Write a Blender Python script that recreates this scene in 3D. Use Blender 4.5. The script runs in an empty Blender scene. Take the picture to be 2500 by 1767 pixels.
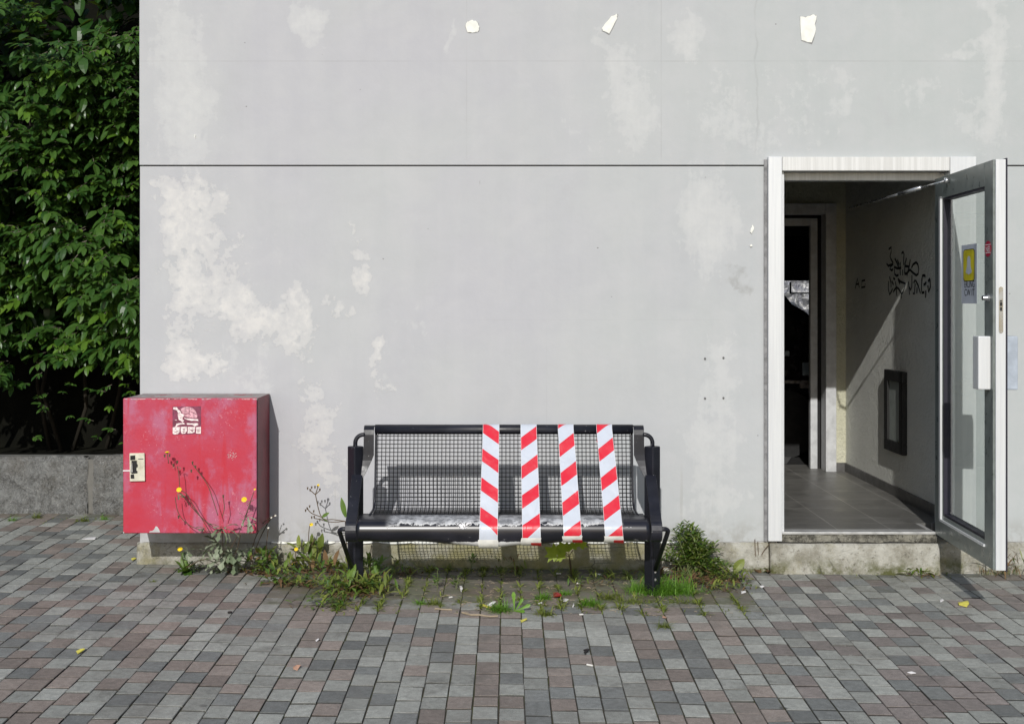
import bpy, math, random
import numpy as np
from mathutils import Vector, Matrix
random.seed(7); RNG = np.random.RandomState(11)
SC = bpy.context.scene; COL = SC.collection
R = math.radians

# ------------------------------------------------------------------ camera, sky, sun, exposure
F, PX, PY, CD, CZ = 2980.0, 1240.0, 740.0, 7.25, 1.57
cam = bpy.data.cameras.new('camera'); camo = bpy.data.objects.new('camera', cam); COL.objects.link(camo)
camo.location = (0, -CD, CZ); camo.rotation_euler = (R(90), 0, 0)
cam.sensor_width = 36; cam.lens = F/2500*36; cam.shift_x = 10/2500; cam.shift_y = -143.5/2500
cam.clip_end = 500; cam.clip_start = .05; SC.camera = camo
SX, SZ = .138, .57
EL = math.atan2(SZ, math.hypot(1, SX)); AZ = math.atan2(SX, 1)
W = bpy.data.worlds.new('World'); SC.world = W; W.use_nodes = True
nt = W.node_tree; nt.nodes.clear()
wo = nt.nodes.new('ShaderNodeOutputWorld'); bg = nt.nodes.new('ShaderNodeBackground'); sk = nt.nodes.new('ShaderNodeTexSky')
sk.sky_type = 'NISHITA'; sk.sun_disc = False; sk.sun_elevation = EL; sk.sun_rotation = math.pi + AZ
sk.air_density = 1.0; sk.dust_density = 1.0; sk.ozone_density = 1.0
bg.inputs[1].default_value = .12
nt.links.new(sk.outputs[0], bg.inputs[0]); nt.links.new(bg.outputs[0], wo.inputs[0])
sl = bpy.data.lights.new('sun', 'SUN'); slo = bpy.data.objects.new('sun', sl); COL.objects.link(slo)
sl.energy = 4.0; sl.angle = R(.5); sl.color = (1, .975, .93)
slo.rotation_euler = Vector((SX, 1, -SZ)).to_track_quat('-Z', 'Y').to_euler()
SC.view_settings.view_transform = 'Standard'; SC.view_settings.look = 'None'
SC.view_settings.exposure = -0.37; SC.view_settings.gamma = 1
SC.render.engine = 'CYCLES'; SC.cycles.use_denoising = True; SC.cycles.max_bounces = 8
SC.cycles.transparent_max_bounces = 16

# ------------------------------------------------------------------ photograph -> place
def P(px, py, d): return Vector(((px-PX)*d/F, d-CD, CZ-(py-PY)*d/F))
def PW(px, py, y=0.0): return P(px, py, CD+y)
def gz(x, y): return .022*y - .012*x
def G(px, py):
    d = 6.5
    for _ in range(30):
        x = (px-PX)*d/F; d = (CZ-gz(x, d-CD))*F/(py-PY)
    return Vector(((px-PX)*d/F, d-CD, gz((px-PX)*d/F, d-CD)))

# ------------------------------------------------------------------ objects, tags
def tag(o, label=None, cat=None, group=None, kind=None):
    if label: o['label'] = label
    if cat: o['category'] = cat
    if group: o['group'] = group
    if kind: o['kind'] = kind
    return o
def thing(name, label, cat, loc=(0, 0, 0), group=None):
    o = bpy.data.objects.new(name, None); COL.objects.link(o); o.location = loc; o.empty_display_size = .1
    return tag(o, label, cat, group)
class MB:
    def __init__(s): s.v = []; s.f = []; s.m = []; s.var = []; s.cur = .5; s.mi = 0; s.uv = {}
    def vert(s, p): s.v.append((p[0], p[1], p[2])); s.var.append(s.cur); return len(s.v)-1
    def face(s, ids, mi=None): s.f.append(tuple(ids)); s.m.append(s.mi if mi is None else mi)
    def poly(s, pts, mi=None): s.face([s.vert(p) for p in pts], mi)
    def box(s, x0, x1, y0, y1, z0, z1, mi=None):
        i = [s.vert((x, y, z)) for z in (z0, z1) for y in (y0, y1) for x in (x0, x1)]
        for q in ((0, 2, 3, 1), (4, 5, 7, 6), (0, 1, 5, 4), (2, 6, 7, 3), (0, 4, 6, 2), (1, 3, 7, 5)): s.face([i[k] for k in q], mi)
    def tube(s, pts, r, n=8, mi=None, cap=True, tw=0.0):
        pts = [Vector(p) for p in pts]; rings = []
        rr = r if isinstance(r, (list, tuple)) else [r]*len(pts)
        a = None
        for k, p in enumerate(pts):
            t = (pts[min(k+1, len(pts)-1)]-pts[max(k-1, 0)]).normalized()
            if a is None: a = t.orthogonal().normalized()
            a = (a - t*a.dot(t))
            a = a.normalized() if a.length > 1e-6 else t.orthogonal().normalized()
            b = t.cross(a)
            rings.append([s.vert(p + (a*math.cos(2*math.pi*j/n+tw) + b*math.sin(2*math.pi*j/n+tw))*rr[k]) for j in range(n)])
        for k in range(len(rings)-1):
            for j in range(n): s.face((rings[k][j], rings[k][(j+1) % n], rings[k+1][(j+1) % n], rings[k+1][j]), mi)
        if cap: s.face(rings[0][::-1], mi); s.face(rings[-1], mi)
    def sweep(s, prof, x0, x1, nx=1, mi=None, closed=False, dz=None):
        """profile in (y,z) swept along x"""
        cols = []
        for i in range(nx+1):
            x = x0+(x1-x0)*i/nx
            cols.append([s.vert((x, y, z+(dz(x, k, y, z) if dz else 0))) for k, (y, z) in enumerate(prof)])
        n = len(prof)
        for i in range(nx):
            for k in range(n if closed else n-1):
                k2 = (k+1) % n; s.face((cols[i][k], cols[i][k2], cols[i+1][k2], cols[i+1][k]), mi)
        if closed: s.face(cols[0][::-1], mi); s.face(cols[-1], mi)
    def leaf(s, base, d, up, L, wid, curl=.4, shape='lance', fold=.25, n=5, roll=0.0):
        d = Vector(d).normalized(); up = Vector(up); side = d.cross(up)
        side = side.normalized() if side.length > 1e-5 else d.orthogonal().normalized()
        nrm = side.cross(d).normalized()
        if roll: q = Matrix.Rotation(roll, 3, d); side = q @ side; nrm = q @ nrm
        p = Vector(base); prev = None; st = L/n
        for k in range(n+1):
            t = k/n
            if shape == 'lance': w = math.sin(math.pi*min(1, t*.92+.06))**.8
            elif shape == 'oval': w = math.sin(math.pi*min(1, t**.8*.96+.03))**.6
            elif shape == 'spoon': w = (.18+.9*t**1.6) if t < .8 else (1.0 if t < .95 else .35)
            elif shape == 'lobed': w = (.25+.9*t)*(1.0 if k % 2 else .5) if k < n else .1
            elif shape == 'blade': w = 1-.9*t
            else: w = 1
            w *= wid*.5
            a = p + side*w + nrm*w*fold; c = p - side*w + nrm*w*fold
            row = [s.vert(a), s.vert(p), s.vert(c)]
            if prev:
                s.face((prev[0], prev[1], row[1], row[0])); s.face((prev[1], prev[2], row[2], row[1]))
            prev = row
            ang = curl/n; d = (d*math.cos(ang) - nrm*math.sin(ang)).normalized(); nrm = side.cross(d).normalized()
            p = p + d*st
    def build(s, name, mats, parent=None, smooth=False, bevel=0, seg=2):
        me = bpy.data.meshes.new(name); me.from_pydata(s.v, [], s.f)
        mats = mats if isinstance(mats, (list, tuple)) else [mats]
        for m in mats: me.materials.append(m)
        if len(mats) > 1: me.polygons.foreach_set('material_index', s.m)
        at = me.attributes.new('var', 'FLOAT', 'POINT'); at.data.foreach_set('value', s.var)
        if s.uv:
            ul = me.uv_layers.new(name='uv')
            for lp in me.loops: ul.data[lp.index].uv = s.uv.get(lp.vertex_index, (0, 0))
        if smooth: me.polygons.foreach_set('use_smooth', [True]*len(me.polygons))
        me.update(); o = bpy.data.objects.new(name, me); COL.objects.link(o)
        if parent is not None:
            o.parent = parent
            off = Vector(parent.location)
            pp = parent.parent
            while pp is not None: off += Vector(pp.location); pp = pp.parent
            if off.length > 0: me.transform(Matrix.Translation(-off))
        if bevel:
            b = o.modifiers.new('bevel', 'BEVEL'); b.width = bevel; b.segments = seg; b.limit_method = 'ANGLE'; b.angle_limit = R(40)
            if smooth is False and seg > 1:
                pass
        return o

# ------------------------------------------------------------------ materials
def S(r, g, b):
    f = lambda c: (c/255/12.92 if c/255 <= .04045 else ((c/255+.055)/1.055)**2.4)
    return (f(r), f(g), f(b), 1)
class NT:
    def __init__(s, name):
        s.m = bpy.data.materials.new(name); s.m.use_nodes = True; s.t = s.m.node_tree; s.t.nodes.clear()
        s.out = s.n('ShaderNodeOutputMaterial'); s.p = s.n('ShaderNodeBsdfPrincipled'); s.l(s.p.outputs[0], s.out.inputs[0])
        s.tc = s.n('ShaderNodeTexCoord').outputs['Object']; s.nrm = None
    def n(s, t, **k):
        o = s.t.nodes.new(t)
        for a, b in k.items(): setattr(o, a, b)
        return o
    def l(s, a, b): s.t.links.new(a, b)
    def put(s, v, sock):
        if hasattr(v, 'is_linked'): s.l(v, sock)
        else: sock.default_value = v
    def noise(s, scale, detail=4, rough=.55, vec=None, out='Fac', dist=0):
        o = s.n('ShaderNodeTexNoise'); o.inputs['Scale'].default_value = scale; o.inputs['Detail'].default_value = detail
        o.inputs['Roughness'].default_value = rough; o.inputs['Distortion'].default_value = dist; s.l(vec or s.tc, o.inputs['Vector']); return o.outputs[out]
    def voro(s, scale, vec=None, feat='F1', out='Distance'):
        o = s.n('ShaderNodeTexVoronoi', feature=feat); o.inputs['Scale'].default_value = scale; s.l(vec or s.tc, o.inputs['Vector']); return o.outputs[out]
    def scale(s, v, vec=None):
        o = s.n('ShaderNodeMapping'); o.inputs['Scale'].default_value = v; s.l(vec or s.tc, o.inputs['Vector']); return o.outputs[0]
    def math(s, op, a, b=0.0, c=None):
        o = s.n('ShaderNodeMath', operation=op); s.put(a, o.inputs[0]); s.put(b, o.inputs[1])
        if c is not None: s.put(c, o.inputs[2])
        return o.outputs[0]
    def ramp(s, v, lo, hi, a=0.0, b=1.0):
        o = s.n('ShaderNodeMapRange', interpolation_type='SMOOTHSTEP'); s.put(v, o.inputs[0])
        o.inputs[1].default_value = lo; o.inputs[2].default_value = hi; o.inputs[3].default_value = a; o.inputs[4].default_value = b; return o.outputs[0]
    def mix(s, f, a, b, mode='MIX'):
        o = s.n('ShaderNodeMix', data_type='RGBA', blend_type=mode); s.put(f, o.inputs[0]); s.put(a, o.inputs[6]); s.put(b, o.inputs[7]); return o.outputs[2]
    def attr(s, name, out='Fac'):
        o = s.n('ShaderNodeAttribute'); o.attribute_name = name; return o.outputs[out]
    def xyz(s, vec=None):
        o = s.n('ShaderNodeSeparateXYZ'); s.l(vec or s.tc, o.inputs[0]); return o.outputs
    def bump(s, h, strength=.3, dist=.01):
        o = s.n('ShaderNodeBump'); o.inputs['Strength'].default_value = strength; o.inputs['Distance'].default_value = dist; s.put(h, o.inputs['Height'])
        if s.nrm: s.l(s.nrm, o.inputs['Normal'])
        s.nrm = o.outputs[0]; s.l(s.nrm, s.p.inputs['Normal'])
    def done(s, col, rough=.7, metal=0.0, spec=.5):
        s.put(col, s.p.inputs['Base Color']); s.put(rough, s.p.inputs['Roughness']); s.put(metal, s.p.inputs['Metallic'])
        s.p.inputs['Specular IOR Level'].default_value = spec; return s.m
def lin(r, g, b): return (r, g, b, 1)
def plain(name, col, rough=.6, metal=0.0, var=.12, sc=18, bump=.05, spec=.5, dirt=None):
    t = NT(name); n = t.noise(sc, 5)
    k = t.ramp(n, .3, .7, 1-var, 1+var)
    c = t.mix(1.0, col, k, 'MULTIPLY')
    if dirt: c = t.mix(t.ramp(t.noise(sc*.35, 6, .65), .52, .75, 0, .75), c, dirt)
    if bump: t.bump(t.noise(sc*12, 3), bump, .004)
    return t.done(c, t.ramp(n, .3, .7, max(0, rough-.1), min(1, rough+.1)), metal, spec)

def m_wall():
    t = NT('painted_concrete'); x = t.xyz()
    cream = t.attr('cream'); light = t.attr('light'); dirt = t.attr('dirt')
    big = t.noise(.9, 4); streak = t.noise(1.0, 5, .6, t.scale((9, 1, .6)))
    base = t.mix(t.ramp(big, .35, .65), lin(.462, .464, .492), lin(.472, .484, .492))
    base = t.mix(t.ramp(x[0], -.5, 2.6, 0, .8), base, lin(.452, .482, .478))
    base = t.mix(t.ramp(streak, .35, .7, 0, .16), base, lin(.55, .55, .56))
    cloud = t.noise(4.2, 7, .68, dist=.4); rag = t.noise(20, 7, .7, dist=.3); spots = t.ramp(t.noise(19, 2, .4), .57, .66); fine = t.noise(7, 8, .74)
    base = t.mix(t.ramp(cloud, .40, .72, 0, .35), base, lin(.535, .535, .545)); base = t.mix(t.ramp(cloud, .45, .25, 0, .35), base, lin(.435, .437, .455))
    nz = t.math('ADD', t.math('MULTIPLY', t.math('SUBTRACT', rag, .5), 1.15), t.math('MULTIPLY', t.math('SUBTRACT', fine, .5), 1.5))
    vst = t.math('MULTIPLY', t.math('SUBTRACT', t.noise(1.6, 5, .6, t.scale((16, 1, 1.2))), .5), .5)
    lf = t.math('ADD', light, t.math('ADD', t.math('MULTIPLY', nz, .75), vst))
    base = t.mix(t.ramp(lf, .36, .50, 0, .28), base, lin(.595, .60, .598)); base = t.mix(t.ramp(lf, .42, 1.0, 0, .55), base, lin(.60, .605, .60))
    cf = t.math('SUBTRACT', t.math('ADD', cream, nz), t.math('MULTIPLY', spots, .24))
    tint = t.mix(t.noise(6, 4), lin(.60, .592, .588), lin(.70, .685, .655))
    base = t.mix(t.ramp(cf, .44, .54, 0, .34), base, tint); base = t.mix(t.ramp(cf, .54, 1.15, 0, .92), base, tint)
    df = t.math('ADD', dirt, t.math('MULTIPLY', t.math('SUBTRACT', rag, .5), .7))
    base = t.mix(t.ramp(df, .4, .8, 0, .55), base, lin(.27, .265, .25))
    def line(v, c0, w, amp, lo, hi, k, other):
        q = t.math('ABSOLUTE', t.math('SUBTRACT', t.math('ADD', v, t.math('MULTIPLY', t.math('SUBTRACT', t.noise(2.2, 5), .5), amp)), c0)); q = t.ramp(q, w*.4, w, 1, 0)
        return t.math('MULTIPLY', q, t.math('MULTIPLY', t.math('MULTIPLY', t.ramp(other, lo, lo+.05), t.ramp(other, hi, hi-.05)), t.ramp(t.noise(2.7, 4), .3, .65, 0, k)))
    for a_ in (line(x[2], 3.005, .005, .004, -2.3, 5, .2, x[0]), line(x[0], -.245, .004, .002, 2.4, 4.2, .16, x[2]), line(x[0], .91, .004, .002, 2.4, 4.2, .2, x[2]), line(x[0], 1.47, .007, .16, 2.4, 4.2, .22, x[2]), line(x[0], .23, .004, .002, .1, 2.3, .09, x[2]), line(x[2], 1.47, .004, .002, -.3, 1.3, .1, x[0])): base = t.mix(a_, base, lin(.24, .235, .23))
    drip = t.math('MULTIPLY', t.ramp(t.noise(1.0, 5, .6, t.scale((22, 1, .8))), .60, .72), t.ramp(x[2], .9, .2)); base = t.mix(t.math('MULTIPLY', drip, .4), base, lin(.36, .35, .32))
    grime = t.math('MULTIPLY', t.ramp(t.noise(9, 6, .7), .40, .62), t.ramp(x[2], .34, .16)); base = t.mix(t.math('MULTIPLY', grime, .55), base, lin(.30, .29, .26))
    sp = t.ramp(t.voro(7.5, t.scale((1, .2, 1.6))), .03, .045, 1, 0); sp = t.math('MULTIPLY', sp, t.ramp(t.noise(2.3, 2), .54, .6))
    base = t.mix(sp, base, lin(.17, .16, .16))
    t.bump(t.noise(130, 4, .6), .10, .004); t.bump(t.noise(3.2, 4), .25, .03); t.bump(t.ramp(cf, .44, .50), .35, .0025)
    return t.done(base, .82, 0, .25)
def m_paver():
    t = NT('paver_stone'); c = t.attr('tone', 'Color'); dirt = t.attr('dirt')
    sp = t.noise(420, 3, .7); mid = t.noise(38, 5, .6)
    k = t.math('MULTIPLY', t.ramp(sp, .3, .72, .58, 1.46), t.ramp(mid, .3, .7, .86, 1.14))
    c = t.mix(1.0, c, k, 'MULTIPLY')
    wear = t.noise(2.3, 7, .7)
    c = t.mix(t.ramp(wear, .45, .75, 0, .5), c, lin(.20, .185, .165)); c = t.mix(t.ramp(t.noise(4.1, 7, .72), .55, .68, 0, .45), c, lin(.10, .095, .085)); c = t.mix(t.ramp(t.noise(31, 6, .75), .60, .70, 0, .5), c, lin(.33, .33, .31))
    fleck = t.ramp(t.voro(95), .06, .12, 1, 0); fleck = t.math('MULTIPLY', fleck, t.ramp(t.noise(9, 3), .5, .62))
    c = t.mix(t.math('MULTIPLY', fleck, .55), c, lin(.45, .45, .43))
    stain = t.ramp(t.voro(2.9), .035, .06, 1, 0); stain = t.math('MULTIPLY', stain, t.ramp(t.noise(1.1, 2), .54, .6))
    c = t.mix(t.math('MULTIPLY', stain, .65), c, lin(.035, .033, .032))
    df = t.math('ADD', dirt, t.math('MULTIPLY', t.math('SUBTRACT', t.noise(14, 6, .68), .5), .9))
    c = t.mix(t.ramp(df, .35, .85, 0, .8), c, t.mix(t.ramp(t.noise(5, 4), .4, .62), lin(.125, .105, .08), lin(.085, .088, .04)))
    t.bump(t.noise(300, 4, .7), .5, .003); t.bump(t.noise(40, 4), .4, .004)
    return t.done(c, .8, 0, .35)
def m_ground():
    t = NT('joint_soil')
    c = t.mix(t.ramp(t.noise(3.0, 6, .65), .42, .62), lin(.075, .066, .050), lin(.085, .092, .035))
    c = t.mix(t.ramp(t.noise(60, 4), .45, .7, 0, .6), c, lin(.09, .08, .06))
    t.bump(t.noise(150, 4), .6, .01); return t.done(c, .95, 0, .2)
def m_plinth():
    t = NT('raw_concrete'); x = t.xyz()
    c = t.mix(t.ramp(t.noise(6, 8, .74), .36, .62), lin(.27, .255, .21), lin(.48, .47, .42))
    c = t.mix(t.ramp(t.noise(2.2, 6, .7), .5, .66, 0, .7), c, lin(.29, .265, .15))
    c = t.mix(t.ramp(t.noise(40, 6, .78), .54, .66, 0, .8), c, lin(.15, .14, .115))
    mo = t.math('MULTIPLY', t.ramp(t.noise(7, 6, .7), .42, .62), t.ramp(x[2], .10, -.02))
    c = t.mix(mo, c, lin(.10, .105, .04))
    mo2 = t.math('MULTIPLY', t.ramp(x[0], -.9, -.6), t.ramp(x[0], .95, .6)); c = t.mix(t.math('MULTIPLY', mo2, t.ramp(t.noise(9, 5), .3, .65, .25, .8)), c, lin(.27, .25, .11))
    cr = t.ramp(t.voro(3.4, t.scale((1, 1, 2.2)), 'DISTANCE_TO_EDGE'), .004, .02, 1, 0)
    c = t.mix(t.math('MULTIPLY', cr, t.ramp(t.noise(3, 3), .5, .6, 0, .7)), c, lin(.08, .075, .06))
    t.bump(t.noise(22, 7, .7), .8, .02); t.bump(t.noise(140, 4), .4, .005); t.bump(cr, -.4, .01)
    return t.done(c, .92, 0, .2)
def m_granite():
    t = NT('rough_stone')
    v = t.noise(17, 8, .74, dist=.6); f = t.noise(90, 4, .7)
    c = t.mix(t.ramp(v, .35, .66), lin(.13, .13, .124), lin(.33, .335, .325)); c = t.mix(t.ramp(f, .45, .7, 0, .8), c, lin(.36, .36, .35))
    c = t.mix(t.ramp(t.noise(2.5, 5), .45, .7, 0, .55), c, lin(.20, .175, .14)); c = t.mix(t.ramp(t.noise(5, 5), .58, .7, 0, .6), c, lin(.09, .09, .075))
    fl = t.ramp(t.noise(21, 8, .8, dist=2.2), .52, .60); c = t.mix(t.math('MULTIPLY', fl, .75), c, lin(.52, .52, .51)); dk = t.ramp(t.noise(18, 7, .78, dist=1.5), .44, .37); c = t.mix(t.math('MULTIPLY', dk, .75), c, lin(.05, .05, .045))
    t.bump(v, 1.0, .05); t.bump(fl, .8, .015); t.bump(f, .6, .01); return t.done(c, .92, 0, .2)
def m_red():
    t = NT('faded_red_paint'); x = t.xyz()
    c = t.mix(t.ramp(t.noise(4.2, 5, .6), .35, .62), lin(.49, .030, .058), lin(.46, .050, .095))
    c = t.mix(t.ramp(t.noise(3.4, 7, .68, t.scale((1.3, 1, .9))), .47, .62, 0, .8), c, lin(.44, .135, .225))
    st = t.ramp(t.noise(2.6, 3, .5, t.scale((6, 1, .5))), .58, .68, 0, .7); c = t.mix(st, c, lin(.50, .018, .036))
    sc = t.math('MULTIPLY', t.ramp(t.noise(55, 5, .72, dist=1.2), .585, .63), t.ramp(t.noise(3.6, 5), .45, .58)); c = t.mix(t.math('MULTIPLY', sc, .6), c, lin(.62, .28, .34))
    s2 = t.math('MULTIPLY', t.ramp(t.noise(80, 4, .7), .60, .64), t.ramp(t.noise(4.7, 5), .54, .62)); c = t.mix(t.math('MULTIPLY', s2, .6), c, lin(.30, .02, .05))
    t.bump(t.noise(60, 5, .7), .25, .004); t.bump(t.noise(7, 3), .2, .01)
    return t.done(c, t.ramp(t.noise(9, 4), .3, .7, .42, .66), 0, .4)
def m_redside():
    t = NT('shaded_dirty_red_paint')
    c = t.mix(t.ramp(t.noise(5, 6, .65), .35, .7), lin(.22, .010, .022), lin(.13, .008, .014))  # reds darkened to paint the side's shade; the brown seam is dirt
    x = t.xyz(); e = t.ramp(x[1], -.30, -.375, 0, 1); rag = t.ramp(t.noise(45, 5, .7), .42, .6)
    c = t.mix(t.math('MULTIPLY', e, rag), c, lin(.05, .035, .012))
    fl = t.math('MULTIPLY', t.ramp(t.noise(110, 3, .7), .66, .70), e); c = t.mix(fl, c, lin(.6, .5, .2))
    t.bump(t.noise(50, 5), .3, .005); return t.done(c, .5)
def m_redtop():
    t = NT('worn_box_top')
    c = t.mix(t.ramp(t.noise(6, 6, .7), .4, .62), lin(.27, .23, .22), lin(.38, .36, .35)); c = t.mix(t.ramp(t.noise(11, 6, .7), .52, .66), c, lin(.30, .06, .07))
    return t.done(c, .7)
def m_black():
    t = NT('black_gloss_paint')
    c = t.mix(t.ramp(t.noise(5, 4), .4, .7), lin(.008, .0085, .014), lin(.016, .017, .026))
    ch = t.math('MULTIPLY', t.ramp(t.noise(75, 3, .6), .70, .715), t.ramp(t.noise(6, 3), .5, .6)); c = t.mix(ch, c, lin(.35, .35, .36))
    t.bump(t.noise(9, 3), .12, .004); return t.done(c, t.ramp(t.noise(22, 5, .65), .3, .7, .36, .52), 0, .5)
def m_bar():
    t = NT('worn_black_bar'); x = t.xyz()
    c = t.mix(t.ramp(t.noise(5, 4), .4, .7), lin(.008, .0085, .013), lin(.018, .018, .026))
    edge = t.math('ADD', x[2], t.math('MULTIPLY', t.math('SUBTRACT', t.noise(19, 8, .78, t.scale((1, .5, .5))), .5), .085))
    m = t.math('MULTIPLY', t.ramp(edge, .411, .414), t.math('MULTIPLY', t.ramp(x[0], -.63, -.57), t.ramp(x[0], .63, .60)))
    m = t.math('MULTIPLY', m, t.ramp(t.noise(24, 7, .75, t.scale((.5, 1, 1.3))), .40, .43)); ede = t.ramp(edge, .411, .423, 1, 0)
    under = t.ramp(t.math('ADD', x[2], t.math('MULTIPLY', t.math('SUBTRACT', t.noise(17, 5, .7), .5), .03)), .326, .322)
    under = t.math('MULTIPLY', under, t.math('MULTIPLY', t.ramp(x[0], -.29, -.25), t.ramp(x[0], .16, .1)))
    scr = t.math('MULTIPLY', t.ramp(t.noise(60, 3, .6, t.scale((.35, 1, 1.6))), .685, .70), t.ramp(t.noise(5, 3), .5, .58))
    sil = t.mix(t.ramp(t.noise(30, 5), .35, .65), lin(.20, .205, .22), lin(.50, .51, .53)); sil = t.mix(ede, sil, lin(.75, .75, .75))
    mm = t.math('MAXIMUM', t.math('MAXIMUM', m, t.math('MULTIPLY', scr, .8)), under)
    c = t.mix(mm, c, sil); t.bump(mm, .3, .002)
    return t.done(c, t.ramp(mm, 0, 1, .30, .5), 0, .6)
def m_tape():
    t = NT('barrier_tape'); u = t.n('ShaderNodeUVMap', uv_map='uv').outputs[0]; x = t.xyz(u)
    f = t.math('FRACT', x[1]); k = t.math('GREATER_THAN', f, .55)
    edge = t.math('GREATER_THAN', t.math('ABSOLUTE', t.math('SUBTRACT', x[0], .5)), .485)
    c = t.mix(k, lin(.56, .60, .68), lin(.66, .022, .045)); c = t.mix(edge, c, lin(.80, .80, .82))
    c = t.mix(t.ramp(t.noise(30, 4), .45, .8, 0, .12), c, lin(.35, .33, .3))
    t.bump(t.noise(13, 3, .5, t.scale((1, 1, .5)), dist=.8), .5, .012); return t.done(c, .33, 0, .45)
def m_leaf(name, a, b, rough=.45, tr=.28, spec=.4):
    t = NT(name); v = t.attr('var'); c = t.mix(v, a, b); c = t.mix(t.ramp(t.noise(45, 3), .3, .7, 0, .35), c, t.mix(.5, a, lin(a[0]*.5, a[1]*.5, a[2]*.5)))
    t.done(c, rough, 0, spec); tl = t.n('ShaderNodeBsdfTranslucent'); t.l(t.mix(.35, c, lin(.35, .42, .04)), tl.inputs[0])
    mx = t.n('ShaderNodeMixShader'); mx.inputs[0].default_value = tr; t.l(t.p.outputs[0], mx.inputs[1]); t.l(tl.outputs[0], mx.inputs[2]); t.l(mx.outputs[0], t.out.inputs[0])
    return t.m
def m_alu():
    t = NT('brushed_white_aluminium'); n = t.noise(6, 4, .6, t.scale((14, 14, .35))); c = t.mix(t.ramp(n, .35, .65), lin(.66, .675, .69), lin(.72, .735, .745))
    t.bump(n, .06, .002); return t.done(c, .42, .25, .5)
def m_header():
    t = NT('weathered_aluminium'); n = t.noise(3, 5, .7, t.scale((16, 4, .4))); c = t.mix(t.ramp(n, .38, .66), lin(.60, .60, .585), lin(.72, .72, .71)); return t.done(c, .5, .15)
def m_tile():
    t = NT('grey_floor_tile'); x = t.xyz()
    def g(v, o, w, l=.0022):
        q = t.math('FRACT', t.math('DIVIDE', t.math('SUBTRACT', v, o), w)); e = t.math('MINIMUM', q, t.math('SUBTRACT', 1.0, q)); return t.math('LESS_THAN', e, l/w)
    k = t.math('MAXIMUM', g(x[0], 1.97, .3175), g(x[1], .438, .366))
    n = t.noise(5, 6, .6); c = t.mix(t.ramp(n, .3, .7), lin(.11, .107, .10), lin(.16, .156, .146)); c = t.mix(t.ramp(t.noise(130, 3), .62, .75, 0, .3), c, lin(.25, .25, .24))
    c = t.mix(k, c, lin(.33, .32, .30)); t.bump(k, -.3, .002); return t.done(c, t.ramp(n, .3, .7, .33, .5), 0, .45)
def m_plaster(name, a, b):
    t = NT(name); c = t.mix(t.ramp(t.noise(4, 5), .35, .65), a, b); t.bump(t.noise(70, 5, .7), 1.0, .014); t.bump(t.noise(26, 3), .6, .02); return t.done(c, .85, 0, .25)
def m_glass():
    t = NT('door_glass'); tr = t.n('ShaderNodeBsdfTransparent'); tr.inputs[0].default_value = (.93, .96, .945, 1)
    gl = t.n('ShaderNodeBsdfGlossy'); gl.inputs['Roughness'].default_value = .02; fr = t.n('ShaderNodeFresnel'); ge = t.n('ShaderNodeNewGeometry'); t.l(t.ramp(ge.outputs['Backfacing'], 0, 1, 1.45, 1/1.45), fr.inputs[0])
    mx = t.n('ShaderNodeMixShader'); t.l(fr.outputs[0], mx.inputs[0]); t.l(tr.outputs[0], mx.inputs[1]); t.l(gl.outputs[0], mx.inputs[2]); t.l(mx.outputs[0], t.out.inputs[0]); return t.m
def m_foil():
    t = NT('crumpled_foil'); n = t.voro(7, t.scale((1, 1, .6))); v2 = t.noise(9, 4, .6, dist=1.5)
    t.bump(n, 1.0, .12); t.bump(v2, 1.0, .1); c = t.mix(t.ramp(v2, .35, .65), lin(.35, .36, .42), lin(.92, .92, .9)); return t.done(c, .35, .3)
def m_bark():
    t = NT('grey_bark'); c = t.mix(t.ramp(t.noise(20, 5), .35, .65), lin(.10, .085, .065), lin(.19, .17, .13)); t.bump(t.noise(60, 4), .5, .01); return t.done(c, .9)

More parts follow.
